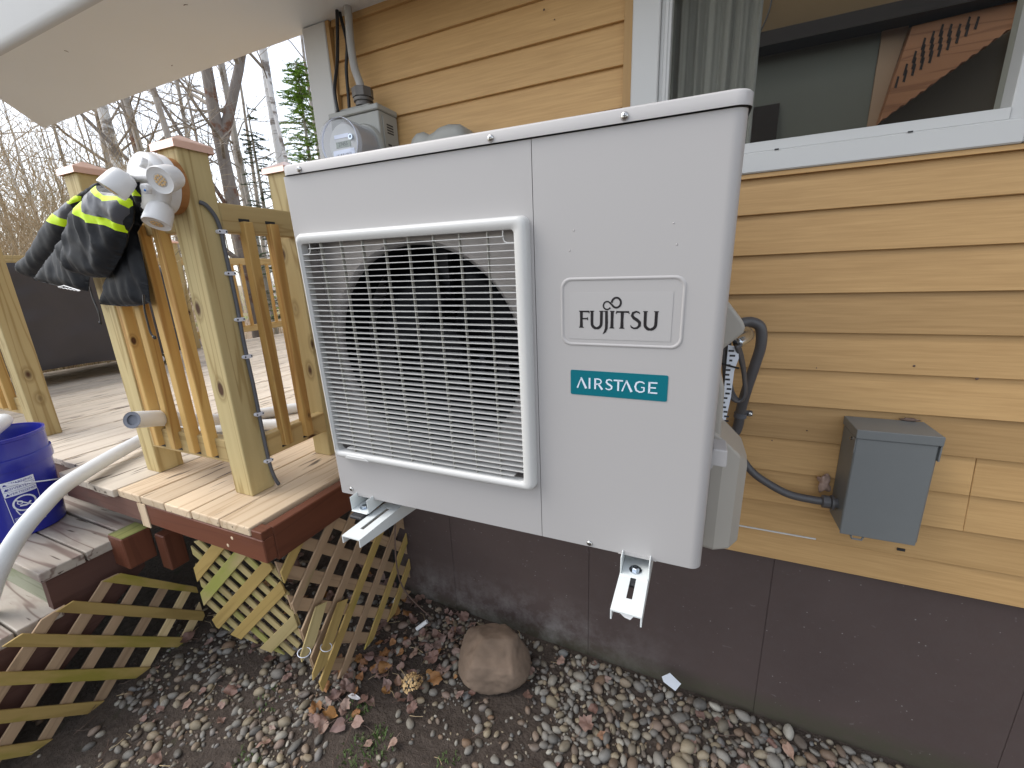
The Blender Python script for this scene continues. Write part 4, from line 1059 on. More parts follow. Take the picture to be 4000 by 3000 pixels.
tgo = tag(tg.build('paper_tag', M['paper']), 'long white printed paper tag hanging among the cables beside the heat pump', 'tag')
ln_ = MB(); rr = random.Random(2)
for i in range(16):
    z = 1.30 - i * 0.0115; x = 0.0705 + 0.004 * sin(i); ln_.box((x, 1.0872, z), (x + rr.uniform(0.006, 0.012), 1.0878, z + 0.0045))
tag(ln_.build('print', M['printgrey'], tgo), kind='stuff')
tag(MB().tube(spline([(0.058, 1.082, 1.272), (0.075, 1.080, 1.268), (0.095, 1.086, 1.262)], 4), 0.0022, 6).build('zip_tie', M['blackcable']), 'black zip tie holding the paper tag to the cables', 'zip tie')
fg = MB(); fg.tube(spline([(0.088, 1.10, 1.318), (0.102, 1.12, 1.325), (0.115, 1.16, 1.328), (0.112, 1.19, 1.335)], 5), 0.0125, 12); tag(fg.build('elbow_fitting', M['zinc'], smooth=True), 'shiny metal elbow fitting under the cable cover', 'fitting')
cl = thing('pipe_clamp', 'grey plastic clamp with a bright screw holding the looped conduit', 'clamp', (0.126, 1.3, 1.09))
MB().lathe((0.1285, 1.292, 1.075), (0.05, -0.05, 1), [(0.0142, 0), (0.0165, 0), (0.0165, 0.013), (0.0142, 0.013)], 16, False).build('strap', M['cable'], cl)
MB().box((0.143, 1.30, 1.078), (0.160, 1.316, 1.090)).build('ear', M['cable'], cl)
MB().lathe((0.153, 1.2995, 1.084), (0, -1, 0), [(0.006, 0), (0.006, 0.003), (0.003, 0.005), (0, 0.005)], 10).build('screw', M['steel'], cl)

# ================================================================== DECK
deck = thing('deck', 'raised wooden deck of grey and fresh boards with a red stained rim', 'deck', (-3.2, 2.4, 0.7))
rr = random.Random(11)
PB = 0.1457; bw = 0.1405; xr = -1.204; nbd = 29
def board_mesh(y0, y1, mat):
    b = MB(); b.box((-bw / 2, y0, -0.030), (bw / 2, y1, 0.0)); return b.mesh('deck_board', mat)
for i in range(nbd):
    xc = xr - bw / 2 - i * PB
    y1 = 1.352 if xc > -1.42 else 4.62
    mat = M['newdeck_y'] if i < 5 else M['olddeck_y']
    y0 = 0.700 + rr.uniform(-0.004, 0.004) + (0.0 if i < 8 else 0.065)
    if i == 3: y0 -= 0.004
    if i in (5, 6): y0 -= 0.012
    o = place('deck_board', board_mesh(y0, y1, mat), deck, bevel=0.004, seg=2)
    o.location = (xc + rr.uniform(-0.0012, 0.0012), 0, 0.78 + rr.uniform(-0.0015, 0.0015))
    if i in (5, 6, 7): o['label'] = 'mossy board end'
rim = MB(); rim.box((-1.79, 0.700, 0.668), (-1.152, 0.738, 0.7485))
MB().box((-2.36, 0.700, 0.668), (-1.7905, 0.738, 0.7485)).build('front_rim', M['oldstain_x'], deck, bevel=0.003)
MB().box((-5.45, 0.772, 0.60), (-2.3605, 0.81, 0.7485)).build('front_rim', M['oldstain_x'], deck, bevel=0.003)
MB().box((-1.1515, 0.699, 0.662), (-1.1505, 0.70, 0.663))
rim.build('front_rim', M['stain_x'], deck, bevel=0.003)
MB().box((-1.1900, 0.7385, 0.655), (-1.152, 1.355, 0.772)).build('side_rim', M['stain_y'], deck, bevel=0.003)
MB().box((-1.1985, 0.70, 0.7490), (-1.152, 0.7383, 0.776)).build('rim_end', M['stain_x'], deck, bevel=0.002)
MB().box((-1.812, 0.6965, 0.655), (-1.764, 0.6998, 0.7485)).build('bare_patch', M['newdeck_z'], deck)
for (x, z) in ((-1.30, 0.724), (-1.33, 0.690)):
    MB().lathe((x, 0.700, z), (0, -1, 0), [(0.0062, 0), (0.005, 0.0006), (0, 0.0007)], 9).build('plugged_hole', M['newdeck_z'], deck)
MB().box((-5.45, 0.7555, 0.55), (-5.41, 4.62, 0.7485)).build('far_rim', M['stain_y'], deck)
MB().box((-5.41, 4.58, 0.55), (-1.36, 4.62, 0.7485)).build('far_rim', M['stain_x'], deck)
for y in (1.5, 2.6, 3.7): MB().box((-5.40, y, 0.58), (-1.36, y + 0.04, 0.7485)).build('joist', M['stain_x'], deck)
# railing helpers
def post(parent, x0, y0, zt, mat, zb=0.7805, s=0.089, cap=True):
    p = MB().box((x0, y0, zb), (x0 + s, y0 + s, zt)).build('post', mat, parent, bevel=0.004, seg=2)
    if cap:
        c = MB(); e = 0.011; z = zt + 0.0005
        c.v = []
        for (g_, zz) in ((e, z - 0.014), (e, z + 0.004), (e - 0.004, z + 0.008)):
            c.v += [(x0 - g_, y0 - g_, zz), (x0 + s + g_, y0 - g_, zz), (x0 + s + g_, y0 + s + g_, zz), (x0 - g_, y0 + s + g_, zz)]
        c.v.append((x0 + s / 2, y0 + s / 2, z + 0.034))
        for i in (0, 4):
            for k in range(4): c.f.append((i + k, i + (k + 1) % 4, i + 4 + (k + 1) % 4, i + 4 + k))
        for k in range(4): c.f.append((8 + k, 8 + (k + 1) % 4, 12))
        c.m = [0] * len(c.f)
        c.build('post_cap', M['copper'], p)
    return p
rail = thing('stair_railing', 'short pine railing with three copper capped posts at the deck corner', 'railing', (-1.65, 0.9, 0.78))
ZT = 1.888
post(rail, -1.465, 0.836, ZT, M['post_z']); post(rail, -1.470, 1.189, ZT, M['post_z']); post(rail, -2.013, 0.837, ZT, M['post_z'])
def railx(x0, x1, y, z0, z1, parent): return MB().box((x0, y, z0), (x1, y + 0.038, z1)).build('rail', M['rail_x'], parent, bevel=0.003)
def raily(x, y0, y1, z0, z1, parent): return MB().box((x - 0.038, y0, z0), (x, y1, z1)).build('rail', M['rail_y'], parent, bevel=0.003)
# rails with the balusters let into shallow notches on their faces
raily(-1.376, 0.9255, 1.1885, 1.654, 1.742, rail); raily(-1.376, 0.9255, 1.1885, 0.894, 0.975, rail)
railx(-1.9235, -1.4655, 0.838, 1.654, 1.742, rail); railx(-1.9235, -1.4655, 0.838, 0.894, 0.979, rail)
bal_me = MB().box((-0.0165, -0.0165, 0), (0.0165, 0.0165, 0.775)).mesh('baluster', M['bal_z'])
first = None
def baluster(x, y, z=0.915, mesh=bal_me, parent=rail):
    o = place('baluster', mesh, parent, bevel=0.0025); o.location = (x, y, z); return o
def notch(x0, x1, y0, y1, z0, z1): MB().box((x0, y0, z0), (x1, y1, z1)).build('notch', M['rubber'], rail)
for y in (0.998, 1.092):
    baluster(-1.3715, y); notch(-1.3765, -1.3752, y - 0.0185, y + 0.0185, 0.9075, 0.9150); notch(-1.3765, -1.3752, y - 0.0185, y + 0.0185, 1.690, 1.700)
for x in (-1.845, -1.745, -1.635, -1.535):
    if x < -1.8: x = -1.852
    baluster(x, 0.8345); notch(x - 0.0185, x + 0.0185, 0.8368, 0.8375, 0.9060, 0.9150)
# railing on the left of the stair opening
rl = thing('left_railing', 'pine railing and tall post at the left edge of the view past the bucket', 'railing', (-3.1, 0.9, 0.78))
post(rl, -3.098, 0.862, ZT, M['post_z'])
railx(-4.9, -3.0985, 0.872, 1.654, 1.742, rl); railx(-4.9, -3.0985, 0.872, 0.894, 0.979, rl)
for i in range(10): baluster(-3.20 - i * 0.10, 0.8685, parent=rl)
# far railing along the left edge of the deck
rf = thing('far_railing', 'far pale pine railing with copper capped posts along the deck edge', 'railing', (-5.4, 3.5, 0.78))
yy = [1.02, 2.93, 4.50]
for y in yy: post(rf, -5.40, y, 1.96, M['post_z'])
for a, b in ((1.109, 2.93), (3.019, 4.50)):
    raily(-5.335, a, b, 1.715, 1.800, rf); raily(-5.335, a, b, 0.885, 0.965, rf)
    n_ = int((b - a) / 0.115)
    for i in range(n_): baluster(-5.320, a + (i + 0.7) * (b - a) / (n_ + 0.4), z=0.955, parent=rf)
rail_mesh2 = None
re_ = thing('end_railing', 'pale pine railing across the back end of the deck', 'railing', (-3.4, 4.55, 0.78))
for x in (-3.6, -1.9): post(re_, x, 4.50, 1.96, M['post_z'])
for a, b in ((-5.31, -3.601), (-3.51, -1.901)):
    MB().box((a, 4.53, 1.715), (b, 4.568, 1.80)).build('rail', M['rail_x'], re_); MB().box((a, 4.53, 0.885), (b, 4.568, 0.965)).build('rail', M['rail_x'], re_)
    for i in range(14): baluster(a + (i + 0.7) * (b - a) / 14.4, 4.515, z=0.955, parent=re_)
# cable with clips on the post
cx = -1.3705
tag(MB().tube(spline([(cx - 0.002, 0.866, 1.735), (cx + 0.004, 0.880, 1.728), (cx + 0.004, 0.900, 1.700), (cx + 0.002, 0.9105, 1.66), (cx, 0.9125, 1.60), (cx, 0.9145, 1.45), (cx, 0.9125, 1.30), (cx, 0.9150, 1.15), (cx, 0.9140, 1.00), (cx, 0.9155, 0.88), (cx + 0.002, 0.921, 0.82), (cx + 0.006, 0.930, 0.783)], 7), 0.0062, 8).build('grey_cable', M['cable'], smooth=True), 'grey sheathed cable clipped down the side of the corner post', 'cable')
for i, z in enumerate((1.655, 1.530, 1.385, 1.262, 1.115 - 0.055, 0.915 - 0.03)):
    c = MB(); y = 0.9135
    c.prism([(cx - 0.004, y + a, z + b) for a, b in rrect(-0.016, -0.006, 0.014, 0.006, 0.0055, 3)], (0.0125, 0, 0))
    o = c.build('cable_clip', M['print']); tag(o, ['white cable clip on the post, topmost of six just below the cable bend', 'white cable clip, second from the top on the post', 'white cable clip, third from the top on the post', 'white cable clip, fourth from the top on the post', 'white cable clip, second from the bottom, level with the white pipe', 'white cable clip, lowest of six near the post foot'][i], 'cable clip', 'white clips holding the grey cable')
    for dy in (-0.011, 0.010): MB().lathe((cx + 0.0087, y + dy, z), (1, 0, 0), [(0.0028, 0), (0.0028, 0.0005), (0, 0.0006)], 8).build('nail', M['rubber'], o)

# ---- steps
stp = thing('deck_steps', 'weathered wooden steps with peeling treads going down from the deck', 'steps', (-2.7, 0.5, 0.4))
def tread(y0, y1, z, x1=-1.985):
    return MB().box((-3.5, y0, z - 0.037), (x1, y1, z)).build('tread_board', M['tread_x'], stp, bevel=0.004, seg=2)
tread(0.706, 0.84, 0.575)
for (ya, z) in ((0.458, 0.575), (0.252, 0.423), (0.046, 0.270), (-0.16, 0.118)):
    w_ = 0.245 if z > 0.5 else 0.232
    h_ = w_ / 2
    tread(ya, ya + h_ - 0.003, z); tread(ya + h_ + 0.003, ya + w_ - (0.006 if z > .5 else 0.0), z)
    MB().box((-3.5, ya + 0.016, z - 0.17), (-2.032, ya + 0.040, z - 0.0375)).build('riser', M['greygreen'], stp)
sg = MB().prism([(-1.992, 0.735, 0.537), (-1.992, 0.47, 0.537), (-1.992, 0.465, 0.385), (-1.992, 0.262, 0.385), (-1.992, 0.258, 0.232), (-1.992, 0.055, 0.232), (-1.992, 0.05, 0.08), (-1.992, -0.16, 0.08), (-1.992, -0.16, -0.23), (-1.992, 0.735, 0.405)], (-0.038, 0, 0))
sg.build('stringer', M['oldstain'], stp)
sg2 = MB().prism([(-3.46, 0.735, 0.537), (-3.46, -0.16, 0.08), (-3.46, -0.16, -0.12), (-3.46, 0.735, 0.40)], (-0.038, 0, 0)); sg2.build('stringer', M['oldstain'], stp)
b1 = thing('post_stub', 'red stained sawn off post stub with lichened top under the deck edge', 'post stub', (-1.95, 0.70, 0.47))
MB().box((-1.996, 0.655, 0.470), (-1.898, 0.748, 0.5985)).build('stub', M['stain_z'], b1, bevel=0.004); MB().box((-1.993, 0.658, 0.5988), (-1.901, 0.745, 0.6005)).build('stub_top', M['lichen'], b1)
b2 = MB().box((-1.855, 0.735, 0.435), (-1.795, 0.80, 0.585)).build('wood_block', M['stain_z'], bevel=0.004); tag(b2, 'small dark red wood block beside the post stub under the deck', 'wood block')

# ---- lattice panels: crossing slats, each a piece of its own
def clip_poly(sub, cl):
    out = sub
    n = len(cl)
    area = sum(cl[i][0] * cl[(i + 1) % n][1] - cl[(i + 1) % n][0] * cl[i][1] for i in range(n))
    C = cl if area > 0 else cl[::-1]
    for i in range(n):
        a, b = C[i], C[(i + 1) % n]
        inp = out; out = []
        for k in range(len(inp)):
            p, q = inp[k], inp[(k + 1) % len(inp)]
            sp_ = (b[0] - a[0]) * (p[1] - a[1]) - (b[1] - a[1]) * (p[0] - a[0])
            sq = (b[0] - a[0]) * (q[1] - a[1]) - (b[1] - a[1]) * (q[0] - a[0])
            if sp_ >= 0: out.append(p)
            if sp_ * sq < 0:
                t_ = sp_ / (sp_ - sq); out.append((p[0] + (q[0] - p[0]) * t_, p[1] + (q[1] - p[1]) * t_))
        if len(out) < 3: return []
    return out
def lattice(parent, org, u, n_, poly, fams, th=0.0075):
    """poly: convex outline in (u, z); fams: (angle, [offsets], width, depth layer, material)"""
    org, u, n_ = Vector(org), Vector(u), Vector(n_)
    rr = random.Random(len(poly))
    for ang, offs, wd, lay, mats in fams:
        d = (cos(radians(ang)), sin(radians(ang))); p = (-d[1], d[0])
        for oi_, off in enumerate(offs):
            w2 = wd / 2
            off = off + rr.uniform(-0.003, 0.003)
            da = rr.uniform(-0.012, 0.012)
            strip = [(p[0] * (off - w2) - d[0] * 4, p[1] * (off - w2) - d[1] * 4), (p[0] * (off - w2) + d[0] * 4, p[1] * (off - w2) + d[1] * 4), (p[0] * (off + w2) + d[0] * 4, p[1] * (off + w2) + d[1] * 4), (p[0] * (off + w2) - d[0] * 4, p[1] * (off + w2) - d[1] * 4)]
            g_ = rr.uniform(-0.010, 0.006)
            cl = clip_poly(strip, poly)
            if not cl: continue
            # build the slat along its own X so that the grain follows it
            c0 = (sum(q[0] for q in cl) / len(cl), sum(q[1] for q in cl) / len(cl))
            loc = [((q[0] - c0[0]) * d[0] + (q[1] - c0[1]) * d[1], (q[0] - c0[0]) * p[0] + (q[1] - c0[1]) * p[1]) for q in cl]
            mb = MB().prism([(x, 0.0, z) for x, z in loc], (0, th, 0))
            mat = mats[rr.randrange(len(mats))] if isinstance(mats, list) else mats
            o = place('slat', mb.mesh('slat', mat), None, bevel=0.0012)
            X_ = (u * d[0] + Vector((0, 0, 1)) * d[1]).normalized(); Z_ = (u * p[0] + Vector((0, 0, 1)) * p[1]).normalized(); Y_ = Z_.cross(X_)
            wp = org + u * c0[0] + Vector((0, 0, 1)) * c0[1] + n_ * lay
            if Y_.dot(n_) < 0: pass
            mm = Matrix(((X_.x, Y_.x, Z_.x, wp.x), (X_.y, Y_.y, Z_.y, wp.y), (X_.z, Y_.z, Z_.z, wp.z), (0, 0, 0, 1)))
            adopt(o, parent); o.matrix_basis = mm
def ZC(v): return v + EYE
# beside the steps (plane x = -1.93); coordinates (y, z)
lS = thing('lattice_panel', 'golden lattice panel sloping along the side of the deck steps', 'lattice', (-1.93, 0.55, 0.0), 'lattice skirts round the deck')
polyS = [(0.30, 0.425), (0.318, 0.428), (0.47, 0.462), (0.60, 0.465), (0.70, 0.465), (0.76, 0.40), (0.862, 0.27), (0.862, 0.05), (0.82, 0.005), (0.70, -0.02), (0.10, -0.03), (-0.12, -0.03), (-0.12, 0.08)]
r2 = sqrt(0.5)
# family A falls away to the deck: direction (1,-1); offset along (1,1)
offA = [(-0.300 - 0.1055 * i + EYE) * r2 * 1.0 for i in range(10)]
S2 = sqrt(2)
offsA = [(-0.300 * S2 - 0.1055 * S2 * i + EYE) / S2 for i in range(10)]
offsB = [(1.066 * S2 + 0.1045 * S2 * i) / S2 for i in range(-8, 7)]
# convert (y+z_rel)/sqrt2 and (y-z_rel)/sqrt2 to ground heights: z = z_rel + EYE
offsA = [(-0.300 - 0.1055 * i) + EYE / S2 for i in range(10)]
offsB = [(1.066 + 0.1045 * i) - EYE / S2 for i in range(-9, 7)]
polyS_c = [(0.31, 0.425), (0.586, 0.463), (0.64, 0.458), (0.856, 0.223), (0.858, 0.07), (0.816, 0.02), (0.69, -0.01), (0.05, -0.03), (-0.1, 0.1)]
lattice(lS, (-1.930, 0, 0), (0, 1, 0), (1, 0, 0), polyS_c,
        [(-45, offsA, 0.038, 0.0, [M['lattice_x']]), (45, [-o_ for o_ in offsB], 0.038, -0.009, [M['latpale_x'], M['latpale_x'], M['latgrey_x']])])
# front panel under the deck
ph = radians(12); uF = (cos(ph), sin(ph), 0); nF = (sin(ph), -cos(ph), 0)
lF = thing('lattice_panel', 'mossy green lattice panel with close slats under the front of the deck', 'lattice', (-1.4, 0.80, 0.0), 'lattice skirts round the deck')
def onF(p):
    c_ = ray(650 + p[0] / 2.37, 2000 + p[1] / 2.37); P0 = Vector((-1.4, 0.80, 0.4 - EYE)); nn = Vector(nF)
    q = c_ * (P0.dot(nn) / c_.dot(nn)) - P0
    return (q.dot(Vector(uF)), q.z)
polyF = [onF(p) for p in [(190, 300), (420, 250), (700, 350), (960, 490), (1080, 700), (1180, 960), (1262, 1190), (1130, 1385), (880, 1270), (680, 1190), (460, 1070), (340, 860)]]
lattice(lF, (-1.4, 0.80, 0.4), uF, nF, [(a, b) for a, b in polyF],
        [(45, [0.225, 0.148, 0.045, -0.048, -0.160], 0.044, 0.0, [M['lattice_x'], M['latmoss_x']]), (-45, [0.33 - 0.052 * i for i in range(14)], 0.026, -0.010, M['latmoss_x'])])
# side panel facing the heat pump
lR = thing('lattice_panel', 'dry grey brown lattice panel between the deck corner and the foundation', 'lattice', (-1.15, 1.0, 0.0), 'lattice skirts round the deck')
polyR = [(0.735, 0.66), (1.345, 0.66), (1.345, 0.04), (1.10, 0.03), (0.90, 0.02), (0.80, 0.05)]
lattice(lR, (-1.160, 0, 0), (0, 1, 0), (1, 0, 0), polyR,
        [(45, [-0.135 - 0.1 * i + 0.42 - 0.0 for i in range(-2, 12)], 0.037, 0.0, [M['latgrey_x'], M['latgrey_x'], M['lattice_x']]), (-45, [0.98 + 0.092 * i - 0.02 for i in range(-5, 8)], 0.040, -0.009, M['latgrey_x'])])
# loose broken slats tied at the corner
def q6(x, y, X): return onX((650 + x / 2.37, 2000 + y / 2.37), X)
for i, (a, b, l) in enumerate(((q6(1440, 820, -1.145), q6(1262, 1390, -1.128), 'mossy broken slat leaning at the lattice corner, left of the two by the wire tie'), (q6(1640, 790, -1.145), q6(1365, 1560, -1.120), 'longest mossy broken slat at the lattice corner, right of the two by the wire tie'))):
    a, b = Vector(a), Vector(b); X_ = (b - a).normalized(); Y_ = Vector((0.9, -0.35, 0.1)); Z_ = X_.cross(Y_).normalized(); Y_ = Z_.cross(X_); L_ = (b - a).length
    mb = MB().prism([(0, 0, -0.018), (L_ - 0.05, 0, -0.02), (L_, 0, 0.006), (L_ - 0.02, 0, 0.018), (0.02, 0, 0.019)], (0, 0.007, 0))
    o = mb.build('broken_slat', M['lattice_x'] if i else M['latmoss_x'], bevel=0.001); o.matrix_world = Matrix(((X_.x, Y_.x, Z_.x, a.x), (X_.y, Y_.y, Z_.y, a.y), (X_.z, Y_.z, Z_.z, a.z), (0, 0, 0, 1)))
    tag(o, l, 'slat')
def ring3(c, r, axis, rad, name, mat, label, cat):
    axis = Vector(axis).normalized(); a = axis.orthogonal().normalized(); b = axis.cross(a)
    return tag(MB().tube([Vector(c) + (a * cos(k / 14 * 2 * pi) + b * sin(k / 14 * 2 * pi)) * r for k in range(15)], rad, 5, False).build(name, mat, smooth=True), label, cat)
ring3(q6(1480, 1250, -1.12), 0.019, (0.3, 0.2, 1), 0.0014, 'wire_tie', M['print'], 'white wire tie looped round the right broken lattice slat', 'wire tie')
ring3(q6(1275, 1300, -1.12), 0.020, (0.2, 0.1, 1), 0.0014, 'wire_tie', M['print'], 'white wire tie low round the left broken lattice slat', 'wire tie')
tag(MB().tube(spline([(-1.125, 1.27, 0.60), (-1.118, 1.225, 0.45), (-1.10, 1.19, 0.32), (-1.09, 1.20, 0.20), (-1.05, 1.235, 0.09), (-0.98, 1.24, 0.04)], 6), [0.0035] * 25 + [0.0025] * 6, 6).build('vine_stem', M['twig'], smooth=True), 'thin bare brown vine hanging in front of the side lattice', 'vine')

# ================================================================== FLOODLIGHT ON THE CORNER POST
fl = thing('security_light', 'white three headed security light on a round wooden block on the post', 'security light', (-1.42, 0.80, 1.77))
LC = Vector((-1.428, 0.8355, 1.778))
MB().lathe(LC, (0, -1, 0), [(0.076, 0.0), (0.076, 0.020), (0.073, 0.023), (0.0, 0.023)], 40).build('wood_block', M['cedar'], fl, auto=40)
MB().lathe(LC + Vector((0, -0.0235, 0)), (0, -1, 0), [(0.080, 0), (0.080, 0.022), (0.079, 0.0235), (0.080, 0.025), (0.078, 0.044), (0.070, 0.052), (0.050, 0.055), (0.0, 0.056)], 44).build('base', M['light_white'], fl, auto=50)
def head(c, d, parent, knuckle):
    c = Vector(c); d = Vector(d).normalized()
    hd_ = MB().lathe(c, -d, [(0.0285, -0.001), (0.0322, -0.003), (0.0335, 0.0), (0.0333, 0.010), (0.0315, 0.036), (0.0285, 0.050), (0.020, 0.057), (0.0, 0.058)], 36).build('lamp_head', M['light_white'], parent, auto=45)
    MB().lathe(c + d * 0.0005, d, [(0.0298, -0.002), (0.0296, 0.0), (0.0, 0.0012)], 32).build('lens', M['lens'], hd_, smooth=False)
    a = d.orthogonal().normalized(); b = d.cross(a)
    leds = MB()
    for k in range(10):
        an = 2 * pi * k / 10
        q = c + d * 0.0026 + (a * cos(an) + b * sin(an)) * 0.0115
        leds.lathe(q, d, [(0.0030, -0.001), (0.0030, 0.0), (0.0, 0.0004)], 7)
    for k in range(4):
        an = 2 * pi * k / 4 + 0.4; q = c + d * 0.0026 + (a * cos(an) + b * sin(an)) * 0.005
        leds.lathe(q, d, [(0.003, -0.001), (0.003, 0.0), (0.0, 0.0004)], 7)
    tag(leds.build('led_cluster', M['led'], hd_), kind='stuff')
    MB().tube([c - d * 0.048, Vector(knuckle)], [0.013, 0.012], 12).build('knuckle', M['light_white'], hd_, smooth=True)
head(onY((628, 704), 0.728), (0.34, -0.86, -0.36), fl, LC + Vector((-0.005, -0.085, 0.012)))
head(onY((436, 742), 0.690), (-0.30, -0.60, -0.72), fl, LC + Vector((-0.052, -0.072, 0.010)))
head(onY((612, 872), 0.745), (0.10, -0.48, -0.87), fl, LC + Vector((0.0, -0.062, -0.055)))
sn = MB().lathe(onY((563, 738), 0.735), (0.15, -1, -0.25), [(0.013, -0.012), (0.013, 0), (0.010, 0.002), (0.0, 0.002)], 16).build('sensor', M['light_white'], fl)
MB().lathe(onY((566, 743), 0.731), (0.15, -1, -0.25), [(0.0035, 0), (0.0, 0.0035)], 10).build('indicator', M['blue_dot'], sn)
MB().lathe(onY((548, 632), 0.738), (-0.1, -1, 0.25), [(0.013, -0.012), (0.013, 0), (0.010, 0.002), (0.0, 0.002)], 16).build('sensor', M['light_white'], fl)

# ================================================================== JACKET ON THE RAILING
def in_poly(p, poly):
    c = False; n = len(poly)
    for i in range(n):
        (x1, y1), (x2, y2) = poly[i], poly[(i + 1) % n]
        if (y1 > p[1]) != (y2 > p[1]) and p[0] < (x2 - x1) * (p[1] - y1) / (y2 - y1) + x1: c = not c
    return c
def seg_dist(p, a, b):
    ax, ay = a; bx, by = b; dx, dy = bx - ax, by - ay; l2 = dx * dx + dy * dy
    t = 0 if l2 == 0 else max(0, min(1, ((p[0] - ax) * dx + (p[1] - ay) * dy) / l2))
    return sqrt((p[0] - ax - t * dx) ** 2 + (p[1] - ay - t * dy) ** 2)
def cushion(name, outline, Y, bulge, reach, mats, parent, bands=(), wr=0.006, wf=22, seed=0, step=0.011, fold=(1.0, 0.35), back=0.4, slope=0.0):
    """a stuffed cloth shape standing in the plane y = Y, bulging towards -y; bands: (outline, material index)"""
    P = [(q.x, q.z) for q in outline]
    def dens(poly):
        out = []
        for i in range(len(poly)):
            a, b = poly[i], poly[(i + 1) % len(poly)]
            k = max(1, int(sqrt((a[0] - b[0]) ** 2 + (a[1] - b[1]) ** 2) / step))
            out += [(a[0] + (b[0] - a[0]) * j / k, a[1] + (b[1] - a[1]) * j / k) for j in range(k)]
        return out
    edge = dens(P); pts = [Vector(p) for p in edge]; ed = [(i, (i + 1) % len(edge)) for i in range(len(edge))]
    B = []
    for bo, mi in bands:
        q = [(v.x, v.z) for v in bo]; B.append((q, mi)); dd = dens(q); o_ = len(pts)
        pts += [Vector(p) for p in dd]; ed += [(o_ + i, o_ + (i + 1) % len(dd)) for i in range(len(dd))]
    x0 = min(p[0] for p in P); x1 = max(p[0] for p in P); z0 = min(p[1] for p in P); z1 = max(p[1] for p in P)
    rq = random.Random(seed); x = x0
    while x < x1:
        z = z0
        while z < z1:
            q = (x + rq.uniform(-.25, .25) * step, z + rq.uniform(-.25, .25) * step)
            if in_poly(q, P): pts.append(Vector(q))
            z += step
        x += step
    vs, _, fs, *_r = delaunay_2d_cdt(pts, ed, [], 0, 1e-5)
    fs = [f for f in fs if in_poly((sum(vs[i].x for i in f) / len(f), sum(vs[i].y for i in f) / len(f)), P)]
    zm = z1
    front, backv, onedge = [], [], []
    for v in vs:
        d = min(seg_dist((v.x, v.y), P[i], P[(i + 1) % len(P)]) for i in range(len(P)))
        t = min(1.0, d / reach); pr = sqrt(max(0, 1 - (1 - t) ** 2))
        q = Vector((v.x * wf * fold[0], v.y * wf * fold[1], seed * 5.3))
        w_ = noise.noise(q) + 0.5 * noise.noise(q * 2.3)
        ridg = 1 - abs(noise.noise(q * 0.8 + Vector((3, 1, 2)))) * 2
        yy_ = Y + slope * (zm - v.y)
        front.append((v.x, yy_ - bulge * pr - (w_ * wr + ridg * wr * 0.6) * min(1, t * 2.5), v.y))
        backv.append((v.x, yy_ + bulge * back * pr + 0.0015, v.y))
    m = MB(); n = len(vs); m.v = front + backv
    mi_ = []
    for f in fs:
        c = (sum(vs[i].x for i in f) / len(f), sum(vs[i].y for i in f) / len(f)); mi = 0
        for q, k in B:
            if in_poly(c, q): mi = k
        f = list(f)
        a_ = sum(vs[f[i]].x * vs[f[(i + 1) % len(f)]].y - vs[f[(i + 1) % len(f)]].x * vs[f[i]].y for i in range(len(f)))
        if a_ < 0: f = f[::-1]
        m.f.append(tuple(f)); m.m.append(mi)
        m.f.append(tuple(n + i for i in f[::-1])); m.m.append(0)
    use = {}
    for f in fs:
        for i in range(len(f)):
            e = tuple(sorted((f[i], f[(i + 1) % len(f)]))); use[e] = use.get(e, 0) + 1
    for (a, b), k in use.items():
        if k == 1: m.f.append((a, b, n + b, n + a)); m.m.append(0)
    return m.build(name, mats, parent, smooth=True)
jk = thing('jacket', 'black work jacket with grey yoke and neon yellow bands hung over the railing', 'jacket', (-1.8, 0.76, 1.7))
JY = 0.765
def J(pts, Y=JY): return [onY((x / 3.16, 550 + y / 3.16), Y) for x, y in pts]
JM = [M['cloth_black'], M['cloth_grey'], M['cloth_yellow']]
cushion('back_body', J([(1640, 480), (1560, 620), (1500, 900), (1380, 1500), (1240, 2019), (1400, 2035), (1560, 2046), (1720, 2035), (1852, 2002), (1820, 1722), (1740, 1350), (1690, 1130), (1760, 1010), (1850, 800), (1800, 560), (1720, 470)], 0.79), 0.79, 0.016, 0.05, JM, jk, wr=0.011, seed=4, fold=(1.1, 0.3))
cushion('far_sleeve', J([(1260, 500), (1190, 525), (960, 676), (855, 745), (690, 895), (620, 970), (540, 1080), (430, 1290), (345, 1415), (262, 1472), (208, 1580), (262, 1640), (420, 1700), (560, 1560), (740, 1330), (860, 1100), (960, 880), (1060, 720), (1250, 620)], 0.80), 0.80, 0.024, 0.045, JM, jk,
        bands=[(J([(855, 748), (960, 795), (962, 860), (900, 985), (712, 890)], .80), 1), (J([(940, 676), (1062, 690), (1040, 740), (962, 795), (856, 746)], .80), 2), (J([(706, 890), (902, 984), (858, 1068), (622, 968)], .80), 2)], wr=0.006, seed=1)
cushion('front_panel', J([(980, 800), (930, 960), (850, 1120), (720, 1290), (580, 1470), (500, 1590), (415, 1720), (640, 1775), (900, 1830), (1085, 1859), (1105, 1670), (1240, 1640), (1330, 1300), (1300, 900)], 0.775), 0.775, 0.016, 0.05, JM, jk, wr=0.010, seed=2, fold=(0.9, 0.35))
